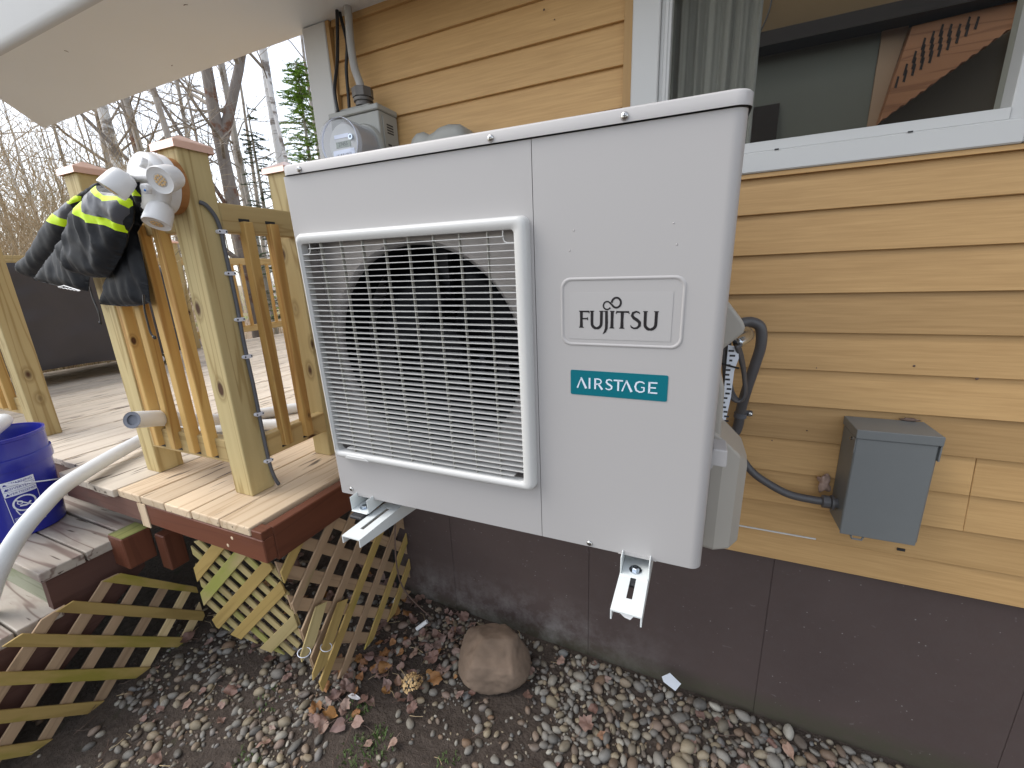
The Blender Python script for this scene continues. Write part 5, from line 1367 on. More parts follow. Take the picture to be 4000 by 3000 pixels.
cushion('near_sleeve', J([(1190, 545), (1110, 640), (1030, 730), (962, 815), (915, 930), (880, 1010), (848, 1090), (838, 1250), (818, 1385), (800, 1470), (800, 1560), (930, 1640), (1120, 1690), (1290, 1690), (1370, 1590), (1450, 1440), (1520, 1280), (1542, 1130), (1600, 1010), (1612, 860), (1600, 740), (1500, 640), (1330, 560)], 0.745), 0.752, 0.034, 0.055, JM, jk,
        bands=[(J([(1200, 560), (1032, 728), (1140, 835), (1244, 918), (1432, 965), (1562, 1046), (1605, 900), (1606, 760), (1500, 660), (1330, 640)], .745), 1),
               (J([(1034, 730), (962, 820), (1100, 930), (1240, 1020), (1432, 1050), (1542, 1140), (1566, 1048), (1430, 964), (1244, 919), (1140, 838)], .745), 2),
               (J([(1202, 556), (1192, 592), (1330, 700), (1420, 762), (1540, 740), (1604, 836), (1608, 760), (1590, 715), (1500, 690), (1400, 690), (1300, 620)], .745), 2)], wr=0.0105, seed=3, fold=(1.25, 0.55))
cushion('collar', J([(1640, 470), (1690, 700), (1740, 870), (1800, 760), (1790, 520), (1720, 420), (1660, 380)], 0.765), 0.765, 0.02, 0.03, JM, jk, bands=[(J([(1650, 400), (1660, 440), (1710, 460), (1700, 410)], .765), 2), (J([(1690, 600), (1720, 690), (1790, 690), (1750, 590)], .765), 2)], wr=0.004, seed=6)
MB().box((0, 0, 0), (0.0001, 0.0001, 0.0001))
cu = J([(770, 1425), (820, 1395), (830, 1540), (800, 1560), (772, 1548)], 0.72)
MB().prism(cu, (0, 0.012, 0)).build('cuff_tab', M['cloth_black'], jk, bevel=0.002)
zz = MB(); zp_ = J([(720 + 22 * i, 1802 + 4.0 * i + (9 if i % 2 else 0)) for i in range(13)], 0.752)
zz.tube(zp_, 0.0016, 4); zz.tube(J([(720, 1806), (790, 1788), (990, 1850)], 0.751), 0.0018, 4); zz.build('zip', M['zip'], jk)
MB().tube(spline(J([(1110, 1800), (1150, 1950), (1215, 2110), (1245, 2235)], 0.77), 5), 0.0026, 6).build('draw_cord', M['blackcable'], jk)
MB().lathe(J([(1240, 2245)], 0.77)[0], (0.2, 0, -1), [(0.003, -0.006), (0.0055, 0), (0.004, 0.006), (0, 0.008)], 8).build('cord_end', M['blackcable'], jk)
MB().tube(spline(J([(1770, 1900), (1785, 2080), (1830, 2270), (1860, 2370), (1900, 2425)], 0.772), 5), 0.0028, 6).build('draw_cord', M['blackcable'], jk)
MB().lathe(J([(1905, 2425)], 0.772)[0], (0.5, 0, -0.6), [(0.003, -0.006), (0.0058, 0), (0.004, 0.006), (0, 0.008)], 8).build('cord_end', M['blackcable'], jk)

# ================================================================== WHITE LINE SETS
def hose(name, pts, r, label, open_end=False, k=10):
    t = thing(name, label, 'insulated pipe', pts[0], 'white insulated line sets')
    pp = spline(pts, k)
    MB().tube(pp, r, 18, caps=not open_end).build('sleeve', M['line_white'], t, smooth=True)
    if open_end:
        ax = (pp[0] - pp[1]).normalized()
        MB().lathe(pp[0] - ax * 0.008, ax, [(r * 0.97, 0.0), (r * 0.97, 0.0075), (r * 0.62, 0.0065), (r * 0.58, -0.02), (0.0, -0.02)], 20).build('foam_core', M['foam_grey'], t)
        MB().lathe(pp[0] - ax * 0.012, ax, [(r * 0.54, 0), (0, 0.0005)], 16).build('hollow', M['rubber'], t)
    return t
zc = 0.78 + 0.030
hose('line_set', [onY((515, 1641), 0.705), onY((580, 1636), 0.765), onY((643, 1634), 0.838), onY((735, 1640), 1.00), onY((830, 1640), 1.16), onY((960, 1625), 1.36), onY((1080, 1606), 1.50), onY((1180, 1590), 1.60)], 0.0285, 'white insulated pipe with a cut open end poking out between the railing balusters', True)
hose('line_set', [(-1.85, 1.36, 0.812), (-2.10, 1.24, 0.812), (-2.38, 1.10, 0.812), onY((602, 1693), 1.03), onY((520, 1735), 0.92), onY((425, 1788), 0.80), onY((330, 1845), 0.69), onY((240, 1905), 0.60), onY((160, 1985), 0.53), onY((88, 2070), 0.475), onY((28, 2165), 0.43), onY((-25, 2280), 0.39), onY((-60, 2400), 0.36)], 0.0265, 'long white insulated pipe arching off the deck in front of the blue bucket')
hose('line_set', [(-1.93, 2.00, 0.808), (-2.08, 1.96, 0.808), (-2.2, 1.88, 0.808)], 0.027, 'short white pipe offcut lying on the deck behind the railing')

# ================================================================== BLUE BUCKET
bk = thing('bucket', 'blue plastic bucket with white warning label standing on the top step', 'bucket', (-2.478, 0.578, 0.575))
BC = Vector((-2.478, 0.578, 0.576)); BH = 0.395
bprof = [(0.128, 0.0), (0.132, 0.004), (0.147, 0.27), (0.153, 0.272), (0.154, 0.276), (0.154, 0.315), (0.1485, 0.318), (0.150, 0.380), (0.153, 0.383), (0.153, BH), (0.146, BH), (0.142, 0.375), (0.127, 0.012), (0.0, 0.010)]
MB().lathe(BC, (0, 0, 1), bprof, 56).build('pail', M['bucket'], bk, auto=35)
def brad(z): return 0.132 + (0.147 - 0.132) * (z - 0.004) / 0.266 + 0.0006
FA = atan2(-BC.y, -BC.x)                         # the side turned to the camera
def onb(u, z, lift=0.0):
    r = brad(z) + lift; a = FA + u / 0.14
    return Vector((BC.x + r * cos(a), BC.y + r * sin(a), BC.z + z))
def bpatch(u0, u1, z0, z1, lift=0.0003):
    m = MB(); n = 8
    for i in range(n + 1):
        u = u0 + (u1 - u0) * i / n; m.v += [onb(u, z0, lift), onb(u, z1, lift)]
    for i in range(n): m.f.append((2 * i, 2 * i + 2, 2 * i + 3, 2 * i + 1)); m.m.append(0)
    return m
def btext(txt, size, u, z, mat, lift):
    me = textmesh(txt, size)
    for v in me.vertices: v.co = onb(u + v.co.x, z + v.co.y, lift)
    me.materials.clear(); me.materials.append(mat); me.name = 'lettering'
    return place('lettering', me, bk)
LU, LW = 0.030, 0.088
for i, txt in enumerate(('WARNING', 'ADVERTENCIA', 'AVERTISSEMENT')):
    z1 = 0.236 - i * 0.0205
    bpatch(LU - LW / 2, LU + LW / 2, z1 - 0.0195, z1, 0.0004).build('label_strip', M['print'], bk)
    btext('\u25b2 ' + txt if False else txt, 0.0125, LU + 0.008, z1 - 0.010, M['bucket'], 0.0009)
    tr = MB(); tr.add([onb(LU - 0.040, z1 - 0.015, 0.0009), onb(LU - 0.028, z1 - 0.015, 0.0009), onb(LU - 0.034, z1 - 0.005, 0.0009)], [(0, 1, 2)]); tr.build('warning_triangle', M['bucket'], bk)
def bline(pts, wd, name='outline'):
    m = MB()
    for (a, b) in zip(pts, pts[1:]):
        k = max(1, int(max(abs(a[0] - b[0]), abs(a[1] - b[1])) / 0.02))
        for j in range(k):
            p = (a[0] + (b[0] - a[0]) * j / k, a[1] + (b[1] - a[1]) * j / k); q = (a[0] + (b[0] - a[0]) * (j + 1) / k, a[1] + (b[1] - a[1]) * (j + 1) / k)
            d = Vector((q[0] - p[0], q[1] - p[1])).normalized() * wd / 2; nn = (-d.y, d.x)
            m.add([onb(p[0] + nn[0], p[1] + nn[1], .0006), onb(p[0] - nn[0], p[1] - nn[1], .0006), onb(q[0] - nn[0], q[1] - nn[1], .0006), onb(q[0] + nn[0], q[1] + nn[1], .0006)], [(0, 1, 2, 3)])
    return m.build(name, M['print'], bk)
bline([(LU - LW / 2, 0.174), (LU - LW / 2, 0.048), (LU + LW / 2, 0.048), (LU + LW / 2, 0.174)], 0.0016)
bline([(LU + 0.030 * cos(a * pi / 12), 0.137 + 0.030 * sin(a * pi / 12)) for a in range(25)], 0.0055, 'warning_sign')
bline([(LU - 0.020, 0.155), (LU + 0.022, 0.117)], 0.004, 'warning_sign')
bline([(LU - 0.012 + 0.007 * cos(a * pi / 5), 0.143 + 0.007 * sin(a * pi / 5)) for a in range(11)], 0.003, 'warning_sign')
bline([(LU - 0.015, 0.130), (LU + 0.004, 0.126), (LU + 0.016, 0.137)], 0.006, 'warning_sign')
bline([(LU - 0.028, 0.118), (LU - 0.022, 0.094), (LU + 0.018, 0.094), (LU + 0.024, 0.112)], 0.0032, 'warning_sign')
fine = []
for i in range(8):
    fine.append(bline([(LU - 0.039, 0.084 - i * 0.0042), (LU + (0.030 if i % 3 else 0.036), 0.084 - i * 0.0042)], 0.0014, 'fine_print'))
bline([(LU - 0.20, 0.05), (LU - 0.105, 0.05), (LU - 0.105, 0.115), (LU - 0.125, 0.155), (LU - 0.20, 0.155)], 0.006, 'frame_print')
bl = MB().tube(spline([onb(-0.085, 0.262, 0.010), onb(-0.02, 0.243, 0.022), onb(0.05, 0.215, 0.022), onb(0.12, 0.185, 0.020), onb(0.19, 0.16, 0.016)], 6), 0.0026, 8).build('bail_handle', M['print'], bk)
MB().lathe(onb(-0.087, 0.262, -0.004), (cos(FA - 0.6), sin(FA - 0.6), 0), [(0.012, 0), (0.010, 0.014), (0, 0.015)], 12).build('handle_ear', M['bucket'], bk)
hose('line_set', [(-2.50, 0.50, 0.72), (-2.445, 0.52, 0.90), (-2.415, 0.565, 0.985), (-2.45, 0.62, 1.015), (-2.53, 0.64, 1.005), (-2.62, 0.61, 0.985), (-2.70, 0.56, 0.96), (-2.78, 0.50, 0.91)], 0.026, 'white insulated pipe coiled in the blue bucket')

# ================================================================== COVERED GRILL ON THE DECK
gc = thing('covered_grill', 'long grill under a charcoal fabric cover on white hubbed wheels, on the deck', 'grill', (-4.9, 1.6, 0.78))
m = MB(); GY0, GY1 = 0.55, 2.42
nu, nv = 70, 26
def cov(u, v):          # around the skirt: u along the outline, v up
    X0, X1 = -5.25, -4.55
    per = [(X1, GY0), (X1, GY1), (X0, GY1), (X0, GY0)]
    L = [GY1 - GY0, X1 - X0, GY1 - GY0, X1 - X0]; T = sum(L); s_ = (u % 1.0) * T; i = 0
    while s_ > L[i] and i < 3: s_ -= L[i]; i += 1
    a, b = per[i], per[(i + 1) % 4]; t_ = s_ / L[i]
    x, y = a[0] + (b[0] - a[0]) * t_, a[1] + (b[1] - a[1]) * t_
    cxm, cym = (X0 + X1) / 2, (GY0 + GY1) / 2
    z = 0.905 + 0.80 * v + 0.010 * sin(y * 5) * (1 - v)
    k = 1.0 - 0.035 * max(0, v - 0.7) / 0.3
    fl_ = (1 - v) * 0.016 * sin(u * 75) + 0.03 * noise.noise(Vector((x * 3, y * 3, v * 1.3))) + 0.035 * noise.noise(Vector((x * 2 + v * 4, y * 2 - v * 4, 3)))
    dx, dy = x - cxm, y - cym; l = sqrt(dx * dx + dy * dy)
    return (cxm + dx * k + dx / l * fl_ * 1.4, cym + dy * k + dy / l * fl_, z)
for j in range(nv + 1):
    for i in range(nu): m.v.append(cov(i / nu, j / nv))
for j in range(nv):
    for i in range(nu):
        i2 = (i + 1) % nu; m.f.append((j * nu + i, j * nu + i2, (j + 1) * nu + i2, (j + 1) * nu + i)); m.m.append(0)
m.f.append(tuple(nv * nu + i for i in range(nu))); m.m.append(0)
m.build('fabric_cover', M['tarp'], gc, auto=50)
for y in (0.8, 2.25):
    for x in (-4.62, -5.18):
        MB().box((x - 0.02, y - 0.02, 0.86), (x + 0.02, y + 0.02, 1.2)).build('leg', M['motor'], gc)
for y in (0.8, 2.25):
    for x in (-4.60, -5.20):
        wl = MB().lathe((x, y - 0.02, 0.842), (1, 0, 0), [(0.02, -0.022), (0.058, -0.018), (0.060, 0.0), (0.058, 0.018), (0.02, 0.022)], 22).build('wheel', plain('olive tyre', (0.09, 0.09, 0.06), 0.7), gc, auto=40)
        MB().lathe((x + 0.018, y - 0.02, 0.842), (1, 0, 0), [(0.036, 0), (0.034, 0.006), (0.012, 0.007), (0.0, 0.012)], 18).build('hub', M['print'], wl)
MB().box((-5.2, 0.62, 1.66), (-4.6, 2.36, 1.69)).build('grill_top', M['motor'], gc)

# ================================================================== ON THE GROUND
bm = bmesh.new(); bmesh.ops.create_icosphere(bm, subdivisions=5, radius=1)
for v in bm.verts:
    p = v.co.copy()
    for nrm, d in ((Vector((0.2, -0.55, 0.8)), 0.80), (Vector((-0.8, -0.1, 0.5)), 0.78), (Vector((0.85, -0.2, 0.35)), 0.80), (Vector((0, -0.95, 0.1)), 0.80), (Vector((0.1, 0.4, 0.9)), 0.82), (Vector((0.7, 0.6, 0.4)), 0.86)):
        nrm = nrm.normalized(); e = p.dot(nrm) - d
        if e > 0: p -= nrm * e * 0.75
    p *= 1 + 0.10 * noise.noise(p * 1.3 + Vector((3, 0, 0))) + 0.025 * noise.noise(p * 4) + 0.008 * noise.noise(p * 14)
    p *= 1 + 0.03 * noise.noise(p * 7) + 0.016 * noise.noise(p * 25)
    v.co = Vector((p.x * 0.146, p.y * 0.128, p.z * 0.104))
me = bpy.data.meshes.new('fieldstone'); bm.to_mesh(me); bm.free(); me.materials.append(M['rock'])
rk = place('fieldstone', me, None, True); rk.location = (-0.640, 1.155, 0.055); rk.rotation_euler = (0, 0, 0.35)
tag(rk, 'large rounded brown fieldstone against the foundation among the pebbles', 'rock')
# fallen leaves
def leaf_mesh(seed, kind):
    rq = random.Random(seed)
    if kind == 0:      # maple-like
        base = [(0, -.46), (.14, -.46), (.36, -.44), (.42, -.22), (.58, -.04), (.46, .10), (.45, .32), (.26, .32), (.14, .50), (.0, .64), (-.14, .48), (-.28, .30), (-.46, .30), (-.44, .08), (-.58, -.04), (-.40, -.22), (-.36, -.44), (-.12, -.44)]
    else:              # heart shaped
        base = [(0, -.42), (.22, -.50), (.44, -.34), (.46, -.05), (.32, .24), (.12, .44), (0, .64), (-.12, .44), (-.32, .24), (-.46, -.05), (-.44, -.34), (-.22, -.50)]
    m = MB(); n = len(base); cu1, cu2 = rq.uniform(-.7, 1.1), rq.uniform(-.5, .9)
    def zf(x, y): return cu1 * x * x + cu2 * y * y * .6 + .34 * noise.noise(Vector((x * 2.6, y * 2.6, seed)))
    pts = [(x * rq.uniform(.88, 1.1), y * rq.uniform(.92, 1.06)) for x, y in base]
    m.v = [(0, 0, zf(0, 0))] + [(x * .55, y * .55, zf(x * .55, y * .55)) for x, y in pts] + [(x, y, zf(x, y)) for x, y in pts]
    for i in range(n):
        j = (i + 1) % n; m.f.append((0, 1 + i, 1 + j)); m.f.append((1 + i, 1 + n + i, 1 + n + j, 1 + j)); m.m += [0, 0]
    m.tube([(0, -.45, zf(0, -.45)), (0.03, -.75, .05), (0.08, -1.0, .02)], 0.016, 4)
    me = m.mesh('fallen_leaf', M['leaf']); me.polygons.foreach_set('use_smooth', [True] * len(me.polygons)); return me
LM = [leaf_mesh(i, 0 if i % 3 == 0 else 1) for i in range(12)]
rq = random.Random(21)
lp = []
hand = [((1610, 2420), .052), ((1590, 2390), .05), ((1650, 2470), .045), ((1620, 2350), .06), ((1545, 2380), .055), ((1500, 2440), .05), ((1690, 2560), .058), ((1480, 2570), .05), ((1500, 2600), .055), ((1700, 2640), .055), ((1795, 2700), .042), ((1845, 2690), .036), ((1310, 2720), .055), ((1270, 2680), .05), ((1290, 2790), .06), ((1250, 2810), .05), ((1320, 2830), .055), ((1400, 2820), .046), ((1350, 2750), .04), ((1530, 2895), .045), ((1440, 2560), .045), ((900, 2700), .05), ((610, 2970), .05), ((1030, 2900), .048), ((740, 2500), .06), ((1000, 2520), .05), ((1050, 2580), .05), ((2190, 2560), .038), ((2070, 2600), .035), ((2060, 2700), .05), ((2290, 2800), .055), ((2320, 2740), .05), ((2740, 2760), .04), ((3020, 2860), .035), ((3090, 2890), .045), ((2920, 2970), .05), ((2320, 2575), .035), ((1770, 2490), .04), ((1560, 2320), .05), ((1600, 2290), .045), ((1640, 2330), .05), ((1470, 2480), .05), ((1610, 2760), .05), ((1120, 2640), .04), ((1370, 2690), .04), ((1230, 2760), .05)]
for p, s_ in hand:
    q = onZ(p, 0.03); lp.append((q.x, q.y, s_))
for i in range(85): lp.append((rq.uniform(-1.24, -0.80), rq.uniform(0.90, 1.34), rq.uniform(.028, .052)))
for i in range(16): lp.append((rq.gauss(-1.12, .07), rq.gauss(0.83, .06), rq.uniform(.035, .055)))
for i in range(70): lp.append((rq.uniform(-1.95, -1.2), rq.uniform(0.9, 2.2), rq.uniform(.04, .07)))
for i in range(95): lp.append((rq.uniform(-1.9, 0.6), rq.uniform(0.3, 1.3), rq.uniform(.018, .040)))
for i, (x, y, s_) in enumerate(lp):
    o = bpy.data.objects.new('fallen_leaf', LM[i % 12]); COL.objects.link(o); o.parent = ground
    o.location = (x, y, gz(x, y) + 0.010 + (0.012 if i < 46 else 0)); o.scale = (s_ * rq.uniform(.72, .95), s_ * rq.uniform(.72, .98), s_ * .85); o.rotation_euler = (rq.uniform(-.5, .5), rq.uniform(-.5, .5), rq.uniform(0, 6.28))
# straw and twigs
stw = MB()
for i in range(230):
    x, y = rq.uniform(-2.0, 0.9), rq.uniform(0.25, 1.33)
    if density(x, y) == 0: continue
    a = rq.uniform(0, pi); L_ = rq.uniform(0.015, 0.07) * (1.6 if rq.random() < .12 else 1); z = gz(x, y) + rq.uniform(.006, .018)
    stw.tube([(x, y, z), (x + cos(a) * L_ * .5, y + sin(a) * L_ * .5, z + rq.uniform(-.002, .008)), (x + cos(a + .2) * L_, y + sin(a + .2) * L_, z + rq.uniform(-.003, .004))], rq.uniform(.0006, .0015), 4)
    stw.mi = rq.choice((0, 1))
tag(stw.build('straw_litter', [M['straw'], M['twig']]), kind='stuff')
gb = MB()
for (cx_, cy_, rad, n_) in [(*onZ(p, 0)[:2], r_2, n2) for p, r_2, n2 in (((1390, 2950), .06, 90), ((1480, 2930), .05, 50), ((1400, 2780), .045, 60), ((1060, 2740), .06, 30), ((700, 2520), .05, 30), ((1750, 2980), .04, 30), ((1480, 2860), .03, 25), ((980, 2960), .05, 40))]:
    for i in range(n_):
        a = rq.uniform(0, 6.28); r = rad * sqrt(rq.random()); x, y = cx_ + r * cos(a), cy_ + r * sin(a); z = gz(x, y)
        h = rq.uniform(.006, .022); b = rq.uniform(0, 6.28); w3 = rq.uniform(.001, .003)
        gb.add([(x - w3 * sin(b), y + w3 * cos(b), z), (x + w3 * sin(b), y - w3 * cos(b), z), (x + cos(b) * h * .8, y + sin(b) * h * .8, z + h)], [(0, 1, 2)])
        gb.add([(x, y, z + h * .5), (x + .004 * cos(b + 1), y + .004 * sin(b + 1), z + h * .6), (x + .006 * cos(b), y + .006 * sin(b), z + h * .9)], [(0, 1, 2)])
tag(gb.build('grass_tufts', M['grassgreen']), kind='stuff')
# hydrangea head
hq = onZ((1610, 2670), 0.035)
hy = thing('dried_flower', 'dried tan hydrangea flower head lying on the muddy ground', 'flower head', hq)
hm = MB()
for i in range(150):
    v = Vector((rq.gauss(0, 1), rq.gauss(0, 1), abs(rq.gauss(0, 1)))).normalized() * 0.040 * rq.uniform(.75, 1.05); v.z *= .7
    c = hq + v; nn = (v.normalized() + Vector((rq.uniform(-.6, .6), rq.uniform(-.6, .6), rq.uniform(-.3, .6)))).normalized(); a = nn.orthogonal().normalized(); b = nn.cross(a); s_ = rq.uniform(.004, .008)
    hm.add([c - b * s_ * .9, c + a * s_ * .7, c + b * s_ + nn * .002, c - a * s_ * .7], [(0, 1, 2), (0, 2, 3)])
tag(hm.build('petals', M['petal'], hy), kind='stuff')
MB().tube([hq + Vector((-.02, .01, -.01)), hq + Vector((-.10, .05, -.02))], .0016, 5).build('stalk', M['straw'], hy)
q = onZ((2620, 2668), 0.05)
m = MB().prism([(-0.005, 0, 0.042), (0.034, 0.002, 0.008), (0.017, 0.006, -0.036), (-0.024, 0.006, -0.012), (-0.031, 0.004, 0.010)], (0.0, 0.0012, 0.0004))
o = m.build('white_card', M['paper']); o.location = q; tag(o, 'blank white card corner standing in the pebbles by the foundation', 'card')
for p, dx, lab in (((1548, 2338), (.012, .006, .022), 'white foam pipe scrap standing among leaves by the lattice end'), ((1648, 2442), (.020, .012, .016), 'white foam pipe scrap lying on a red leaf near the foundation')):
    q = onZ(p, .045); tag(MB().tube([q - Vector(dx), q + Vector(dx)], .0085, 12).build('foam_scrap', M['foam'], smooth=False), lab, 'foam scrap')
q = onZ((1380, 2722), .02); m = MB().prism([(0, 0, 0), (.022, -.004, .004), (.045, .002, .002), (.05, .010, .0), (.03, .012, .004), (.008, .012, .002)], (0, 0, .005)); o = m.build('foam_scrap', M['foam']); o.location = q - Vector((.022, .004, .004)); tag(o, 'flat torn white scrap on the mud beside green moss', 'foam scrap')

# ================================================================== TREES AND BRUSH
def hdir(px, py):
    r = ray(px, py); d = sqrt(r.x * r.x + r.y * r.y); return r.x / d, r.y / d, r.z / d
def branch(m, p, d, L, r, lvl, rq, twist=0.25, n=6, kids=(5, 5, 4), tips=None, up=0.25):
    segs = 6 if lvl == 0 else 4 if lvl == 1 else 3
    pts = [Vector(p)]; dd = Vector(d).normalized(); ds = [dd.copy()]
    for i in range(segs):
        dd = (dd + Vector((rq.gauss(0, twist), rq.gauss(0, twist), rq.gauss(0, twist * .6) + up * .12))).normalized()
        pts.append(pts[-1] + dd * L / segs); ds.append(dd.copy())
    rs = [r * (1 - 0.72 * i / segs) for i in range(segs + 1)]
    m.tube(pts, rs, 7 if lvl == 0 else 5 if lvl == 1 else 3, caps=False)
    if lvl >= len(kids): return
    for k in range(kids[lvl]):
        t_ = rq.uniform(0.25, 1.0) * segs; i = min(segs - 1, int(t_)); q = pts[i].lerp(pts[i + 1], t_ - i)
        sd_ = ds[i].orthogonal(); sd_.rotate(Matrix.Rotation(rq.uniform(0, 6.28), 3, ds[i]).to_quaternion())
        nd = (ds[i] * rq.uniform(.5, 1.0) + sd_.normalized() * rq.uniform(.5, 1.0) + Vector((0, 0, up))).normalized()
        branch(m, q, nd, L * rq.uniform(.35, .6), max(r * 0.42 * (1 - .5 * t_ / segs), 0.0028), lvl + 1, rq, twist * 1.1, n, kids, tips, up)
def bare_tree(name, label, base, lean, H_, r, mat, seed, limbs=7, start=0.35, kids=(6, 5, 3), cat='tree', group='bare trees beyond the deck', fork=None):
    rq = random.Random(seed); base = Vector(base)
    t = thing(name, label, cat, base, group)
    pts = []; rs = []
    for i in range(11):
        f = i / 10; pts.append(base + Vector((lean[0] * f + 0.06 * H_ * .1 * noise.noise(Vector((f * 3, seed, 0))), lean[1] * f + 0.06 * H_ * .1 * noise.noise(Vector((f * 3, seed, 5))), -0.2 + (H_ + .2) * f))); rs.append(r * (1.12 - .72 * f))
    tm = MB(); tm.tube(pts, rs, 12, caps=False)
    cm = MB()
    if fork:
        for (f0, dv, L_, rr_) in fork:
            i = int(f0 * 10); q = pts[i].lerp(pts[min(i + 1, 10)], f0 * 10 - i); fp_ = [q]; d = Vector(dv).normalized()
            for k in range(6): d = (d + Vector((rq.gauss(0, .05), rq.gauss(0, .05), .08))).normalized(); fp_.append(fp_[-1] + d * L_ / 6)
            tm.tube(fp_, [rr_ * (1 - .55 * k / 6) for k in range(7)], 9, caps=False)
            for k in range(6): 
                j = rq.randrange(1, 6); sdv = Vector((rq.gauss(0, 1), rq.gauss(0, 1), rq.uniform(0, .8))).normalized(); branch(cm, fp_[j], sdv, L_ * rq.uniform(.3, .55), rr_ * .35, 1, rq, .22, kids=kids)
    tm.build('trunk', mat, t, smooth=True)
    for k in range(limbs):
        f = start + (1 - start) * (k + rq.random()) / limbs; i = min(9, int(f * 10)); q = pts[i].lerp(pts[i + 1], f * 10 - i)
        a = rq.uniform(0, 6.28); d = Vector((cos(a), sin(a), rq.uniform(.3, 1.1))).normalized()
        branch(cm, q, d, H_ * rq.uniform(.16, .34) * (1.15 - .5 * f), rs[i] * .38, 1, rq, .2, kids=kids)
    cm.build('crown', M['twigs'], t)
    return t
def at_dir(px, py, dist):
    x, y, z = hdir(px, py); return (x * dist, y * dist, gz(x * dist, y * dist))
bare_tree('maple_tree', 'forked maple with orange patched bark behind the corner post', at_dir(902, 760, 9.0), (0.02, 0.05), 8.5, 0.115, M['bark_red'], 3, limbs=9, start=.38, fork=[(0.44, (0.20, .30, 1.0), 4.0, .085), (0.22, (-.42, -.52, .75), 3.4, .045), (0.30, (-.30, -.42, 1.0), 3.0, .035)])
bare_tree('birch_tree', 'thick straight white birch trunk left of the evergreen', at_dir(1095, 600, 9.5), (-.02, .03), 9.5, 0.095, M['birch'], 5, limbs=8, start=.5)
bare_tree('birch_tree', 'slender leaning white birch in front of the bright green pine', at_dir(1187, 620, 8.5), (-.42, -.42), 8.0, 0.038, M['birch'], 6, limbs=5, start=.5)
bare_tree('birch_tree', 'pale birch trunk between the left post cap and the lamp', at_dir(478, 640, 11.0), (-.05, -.1), 9, 0.105, M['birch'], 8, limbs=9, start=.3)
bare_tree('maple_tree', 'grey trunk with twisted top just left of the pale birch', at_dir(375, 600, 12.5), (.3, .2), 8, 0.085, M['bark'], 9, limbs=10, start=.3)
bare_tree('maple_tree', 'broad grey trunk right of the pale birch above the lamp', at_dir(566, 600, 12.0), (-.1, -.2), 10, 0.105, M['bark_red'], 10, limbs=9, start=.3)
bare_tree('maple_tree', 'thin dark trunk left of the corner post cap', at_dir(608, 600, 10.5), (-.25, -.4), 8.5, 0.06, M['bark'], 11, limbs=9, start=.3)
bare_tree('young_tree', 'slim double stem tree right of the corner post', at_dir(800, 720, 8.0), (-.5, -.35), 6.5, 0.055, M['bark'], 12, limbs=9, start=.3, fork=[(0.2, (-.3, .3, 1), 3.5, .035)])
bare_tree('young_tree', 'thin grey tree between the maple and the dark spruce', at_dir(970, 700, 12.0), (.1, -.3), 8, 0.06, M['bark'], 13, limbs=9, start=.3)
bare_tree('young_tree', 'thin bare tree with many twigs near the white corner board', at_dir(1215, 500, 15), (0, .2), 9.5, 0.07, M['bark'], 14, limbs=12, start=.25)
bare_tree('young_tree', 'thin bare tree over the copper cap of the corner post', at_dir(715, 600, 13), (.2, .2), 9, 0.05, M['bark'], 15, limbs=11, start=.25)
bare_tree('maple_tree', 'bare trunk seen low between the railing balusters', at_dir(1005, 1000, 13), (0, 0), 8, 0.11, M['bark'], 16, limbs=6, start=.4)
def evergreen(name, label, base, H_, wd, mat, seed, dens, start=.1, droop=-.15):
    rq = random.Random(seed); base = Vector(base); t = thing(name, label, 'tree', base, 'evergreens beyond the deck')
    MB().tube([base - Vector((0, 0, .2)), base + Vector((0, 0, H_ * .5)), base + Vector((0.02, 0, H_))], [.075 * H_ / 6, .05 * H_ / 6, .01], 8, caps=False).build('trunk', M['bark'], t, smooth=True)
    m = MB()
    for k in range(dens):
        f = start + (1 - start) * rq.random(); a = rq.uniform(0, 6.28); L_ = wd * (1.08 - f) ** .7 * rq.uniform(.45, 1.0)
        q = base + Vector((0, 0, H_ * f)); d = Vector((cos(a), sin(a), rq.uniform(-.1, .35)))
        pts = [q, q + d * L_ * .5 + Vector((0, 0, droop * L_ * .2)), q + d * L_ + Vector((0, 0, droop * L_))]
        m.mi = 1; m.tube(pts, [.010, .006, .002], 3, caps=False); m.mi = 0
        for j in range(int(150 * L_ / wd) + 40):
            s_ = rq.random() ** .7; p_ = pts[0].lerp(pts[1], s_ * 2) if s_ < .5 else pts[1].lerp(pts[2], s_ * 2 - 1)
            b = rq.uniform(-1.2, 1.2) + a; l = rq.uniform(.03, .075); e = Vector((cos(b), sin(b), rq.uniform(-.5, .25))) * l; sdv = Vector((-sin(b), cos(b), rq.uniform(-.8, .8))).normalized() * l * .13
            m.add([p_, p_ + e * .5 + sdv, p_ + e, p_ + e * .5 - sdv], [(0, 1, 2, 3)])
    m.build('crown', [mat, M['twigs']], t)
    return t
evergreen('pine_tree', 'bright green pine beside the white corner board', at_dir(1200, 560, 10.5), 5.6, 1.35, M['needle2'], 31, 640, .10)
evergreen('spruce_tree', 'sparse dark spruce between the maple and the white birch', at_dir(1012, 700, 11.0), 4.9, 0.85, M['needle'], 32, 120, .10)
evergreen('spruce_tree', 'low green bough of spruce behind the brush at far left', at_dir(330, 980, 9.5), 2.2, 0.7, M['needle2'], 34, 90, .1)
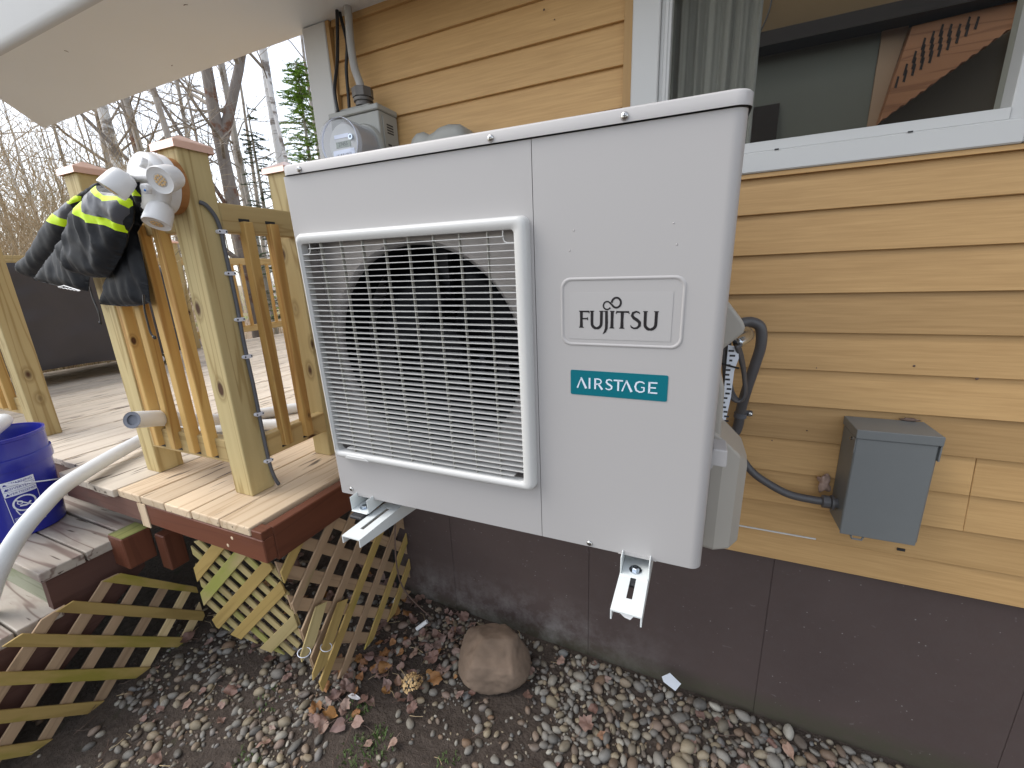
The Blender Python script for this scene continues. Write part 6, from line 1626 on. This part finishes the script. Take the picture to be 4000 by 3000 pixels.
# thickets of thin stems
def shrub(label, base, H_, n_, spread, seed):
    rq = random.Random(seed); base = Vector(base); t = thing('shrub', label, 'shrub', base, 'leafless shrubs left of the deck')
    m = MB()
    for k in range(n_):
        a = rq.uniform(0, 6.28); r0 = rq.uniform(0, .35) * spread; b = base + Vector((cos(a) * r0, sin(a) * r0, -.05))
        d = Vector((cos(a) * .28 + rq.gauss(0, .12), sin(a) * .28 + rq.gauss(0, .12), 1)).normalized()
        branch(m, b, d, H_ * rq.uniform(.5, 1.05), rq.uniform(.007, .014), 1, rq, .13, kids=(0, 6, 3), up=.3)
    m.build('stems', M['brush'], t)
    return t
places = [(-60, 6.2, 2.7), (40, 7.4, 3.2), (110, 6.4, 2.7), (190, 7.6, 3.2), (250, 6.8, 2.6), (320, 8.6, 3.1), (400, 9.2, 2.9), (470, 9.8, 2.9), (-20, 9.0, 3.7), (140, 9.6, 3.9)]
names_ = ['nearest tangle of brown stems at the left picture edge', 'tall brown shrub near the left edge, right of the nearest tangle', 'brown shrub above the dark jacket sleeve', 'dense brown shrub left of the railing post cap', 'low brown shrub just behind the left post cap', 'brown shrub right behind the left post', 'brown shrub behind the round white lamp', 'farther pale brown shrub below the birch trunks', 'tall thin stems rising behind the nearest tangle', 'tall thin stems rising under the eave tip']
for (px, D_, H_), l, i in zip(places, names_, range(10)): shrub(l, at_dir(px, 900, D_), H_ * 0.95, 30, 0.8, 50 + i)
# the wood farther off, one mass of trunks and twigs
rq = random.Random(77); m = MB()
for i in range(75):
    px = rq.uniform(-500, 1500); D_ = rq.uniform(18, 45); x, y, z = at_dir(px, 900, D_)
    H_ = rq.uniform(5, 12); r = rq.uniform(.03, .09)
    ln2 = Vector((rq.gauss(0, .3), rq.gauss(0, .3), H_)); b = Vector((x, y, z - .2))
    m.mi = rq.choice((0, 0, 1)); m.tube([b, b + ln2 * .5 + Vector((rq.gauss(0, .15), 0, 0)), b + ln2], [r, r * .7, r * .2], 5, caps=False); m.mi = 0
    for k in range(9):
        f = rq.uniform(.25, 1); a = rq.uniform(0, 6.28); branch(m, b + ln2 * f, Vector((cos(a), sin(a), rq.uniform(.3, 1))), H_ * rq.uniform(.12, .28), r * .3, 2, rq, .2, kids=(0, 0, 4, 0))
tag(m.build('bare_woods', [M['twigs'], M['birch']]), kind='stuff')
m = MB()
for i in range(700):
    px = rq.uniform(-600, 1400); D_ = rq.uniform(8, 30); x, y, z = at_dir(px, 900, D_); d = Vector((rq.gauss(0, .3), rq.gauss(0, .3), 1)).normalized()
    branch(m, Vector((x, y, z - .05)), d, rq.uniform(.5, 1.5), .008, 2, rq, .2, kids=(0, 0, 3, 0))
tag(m.build('undergrowth', M['brush']), kind='stuff')
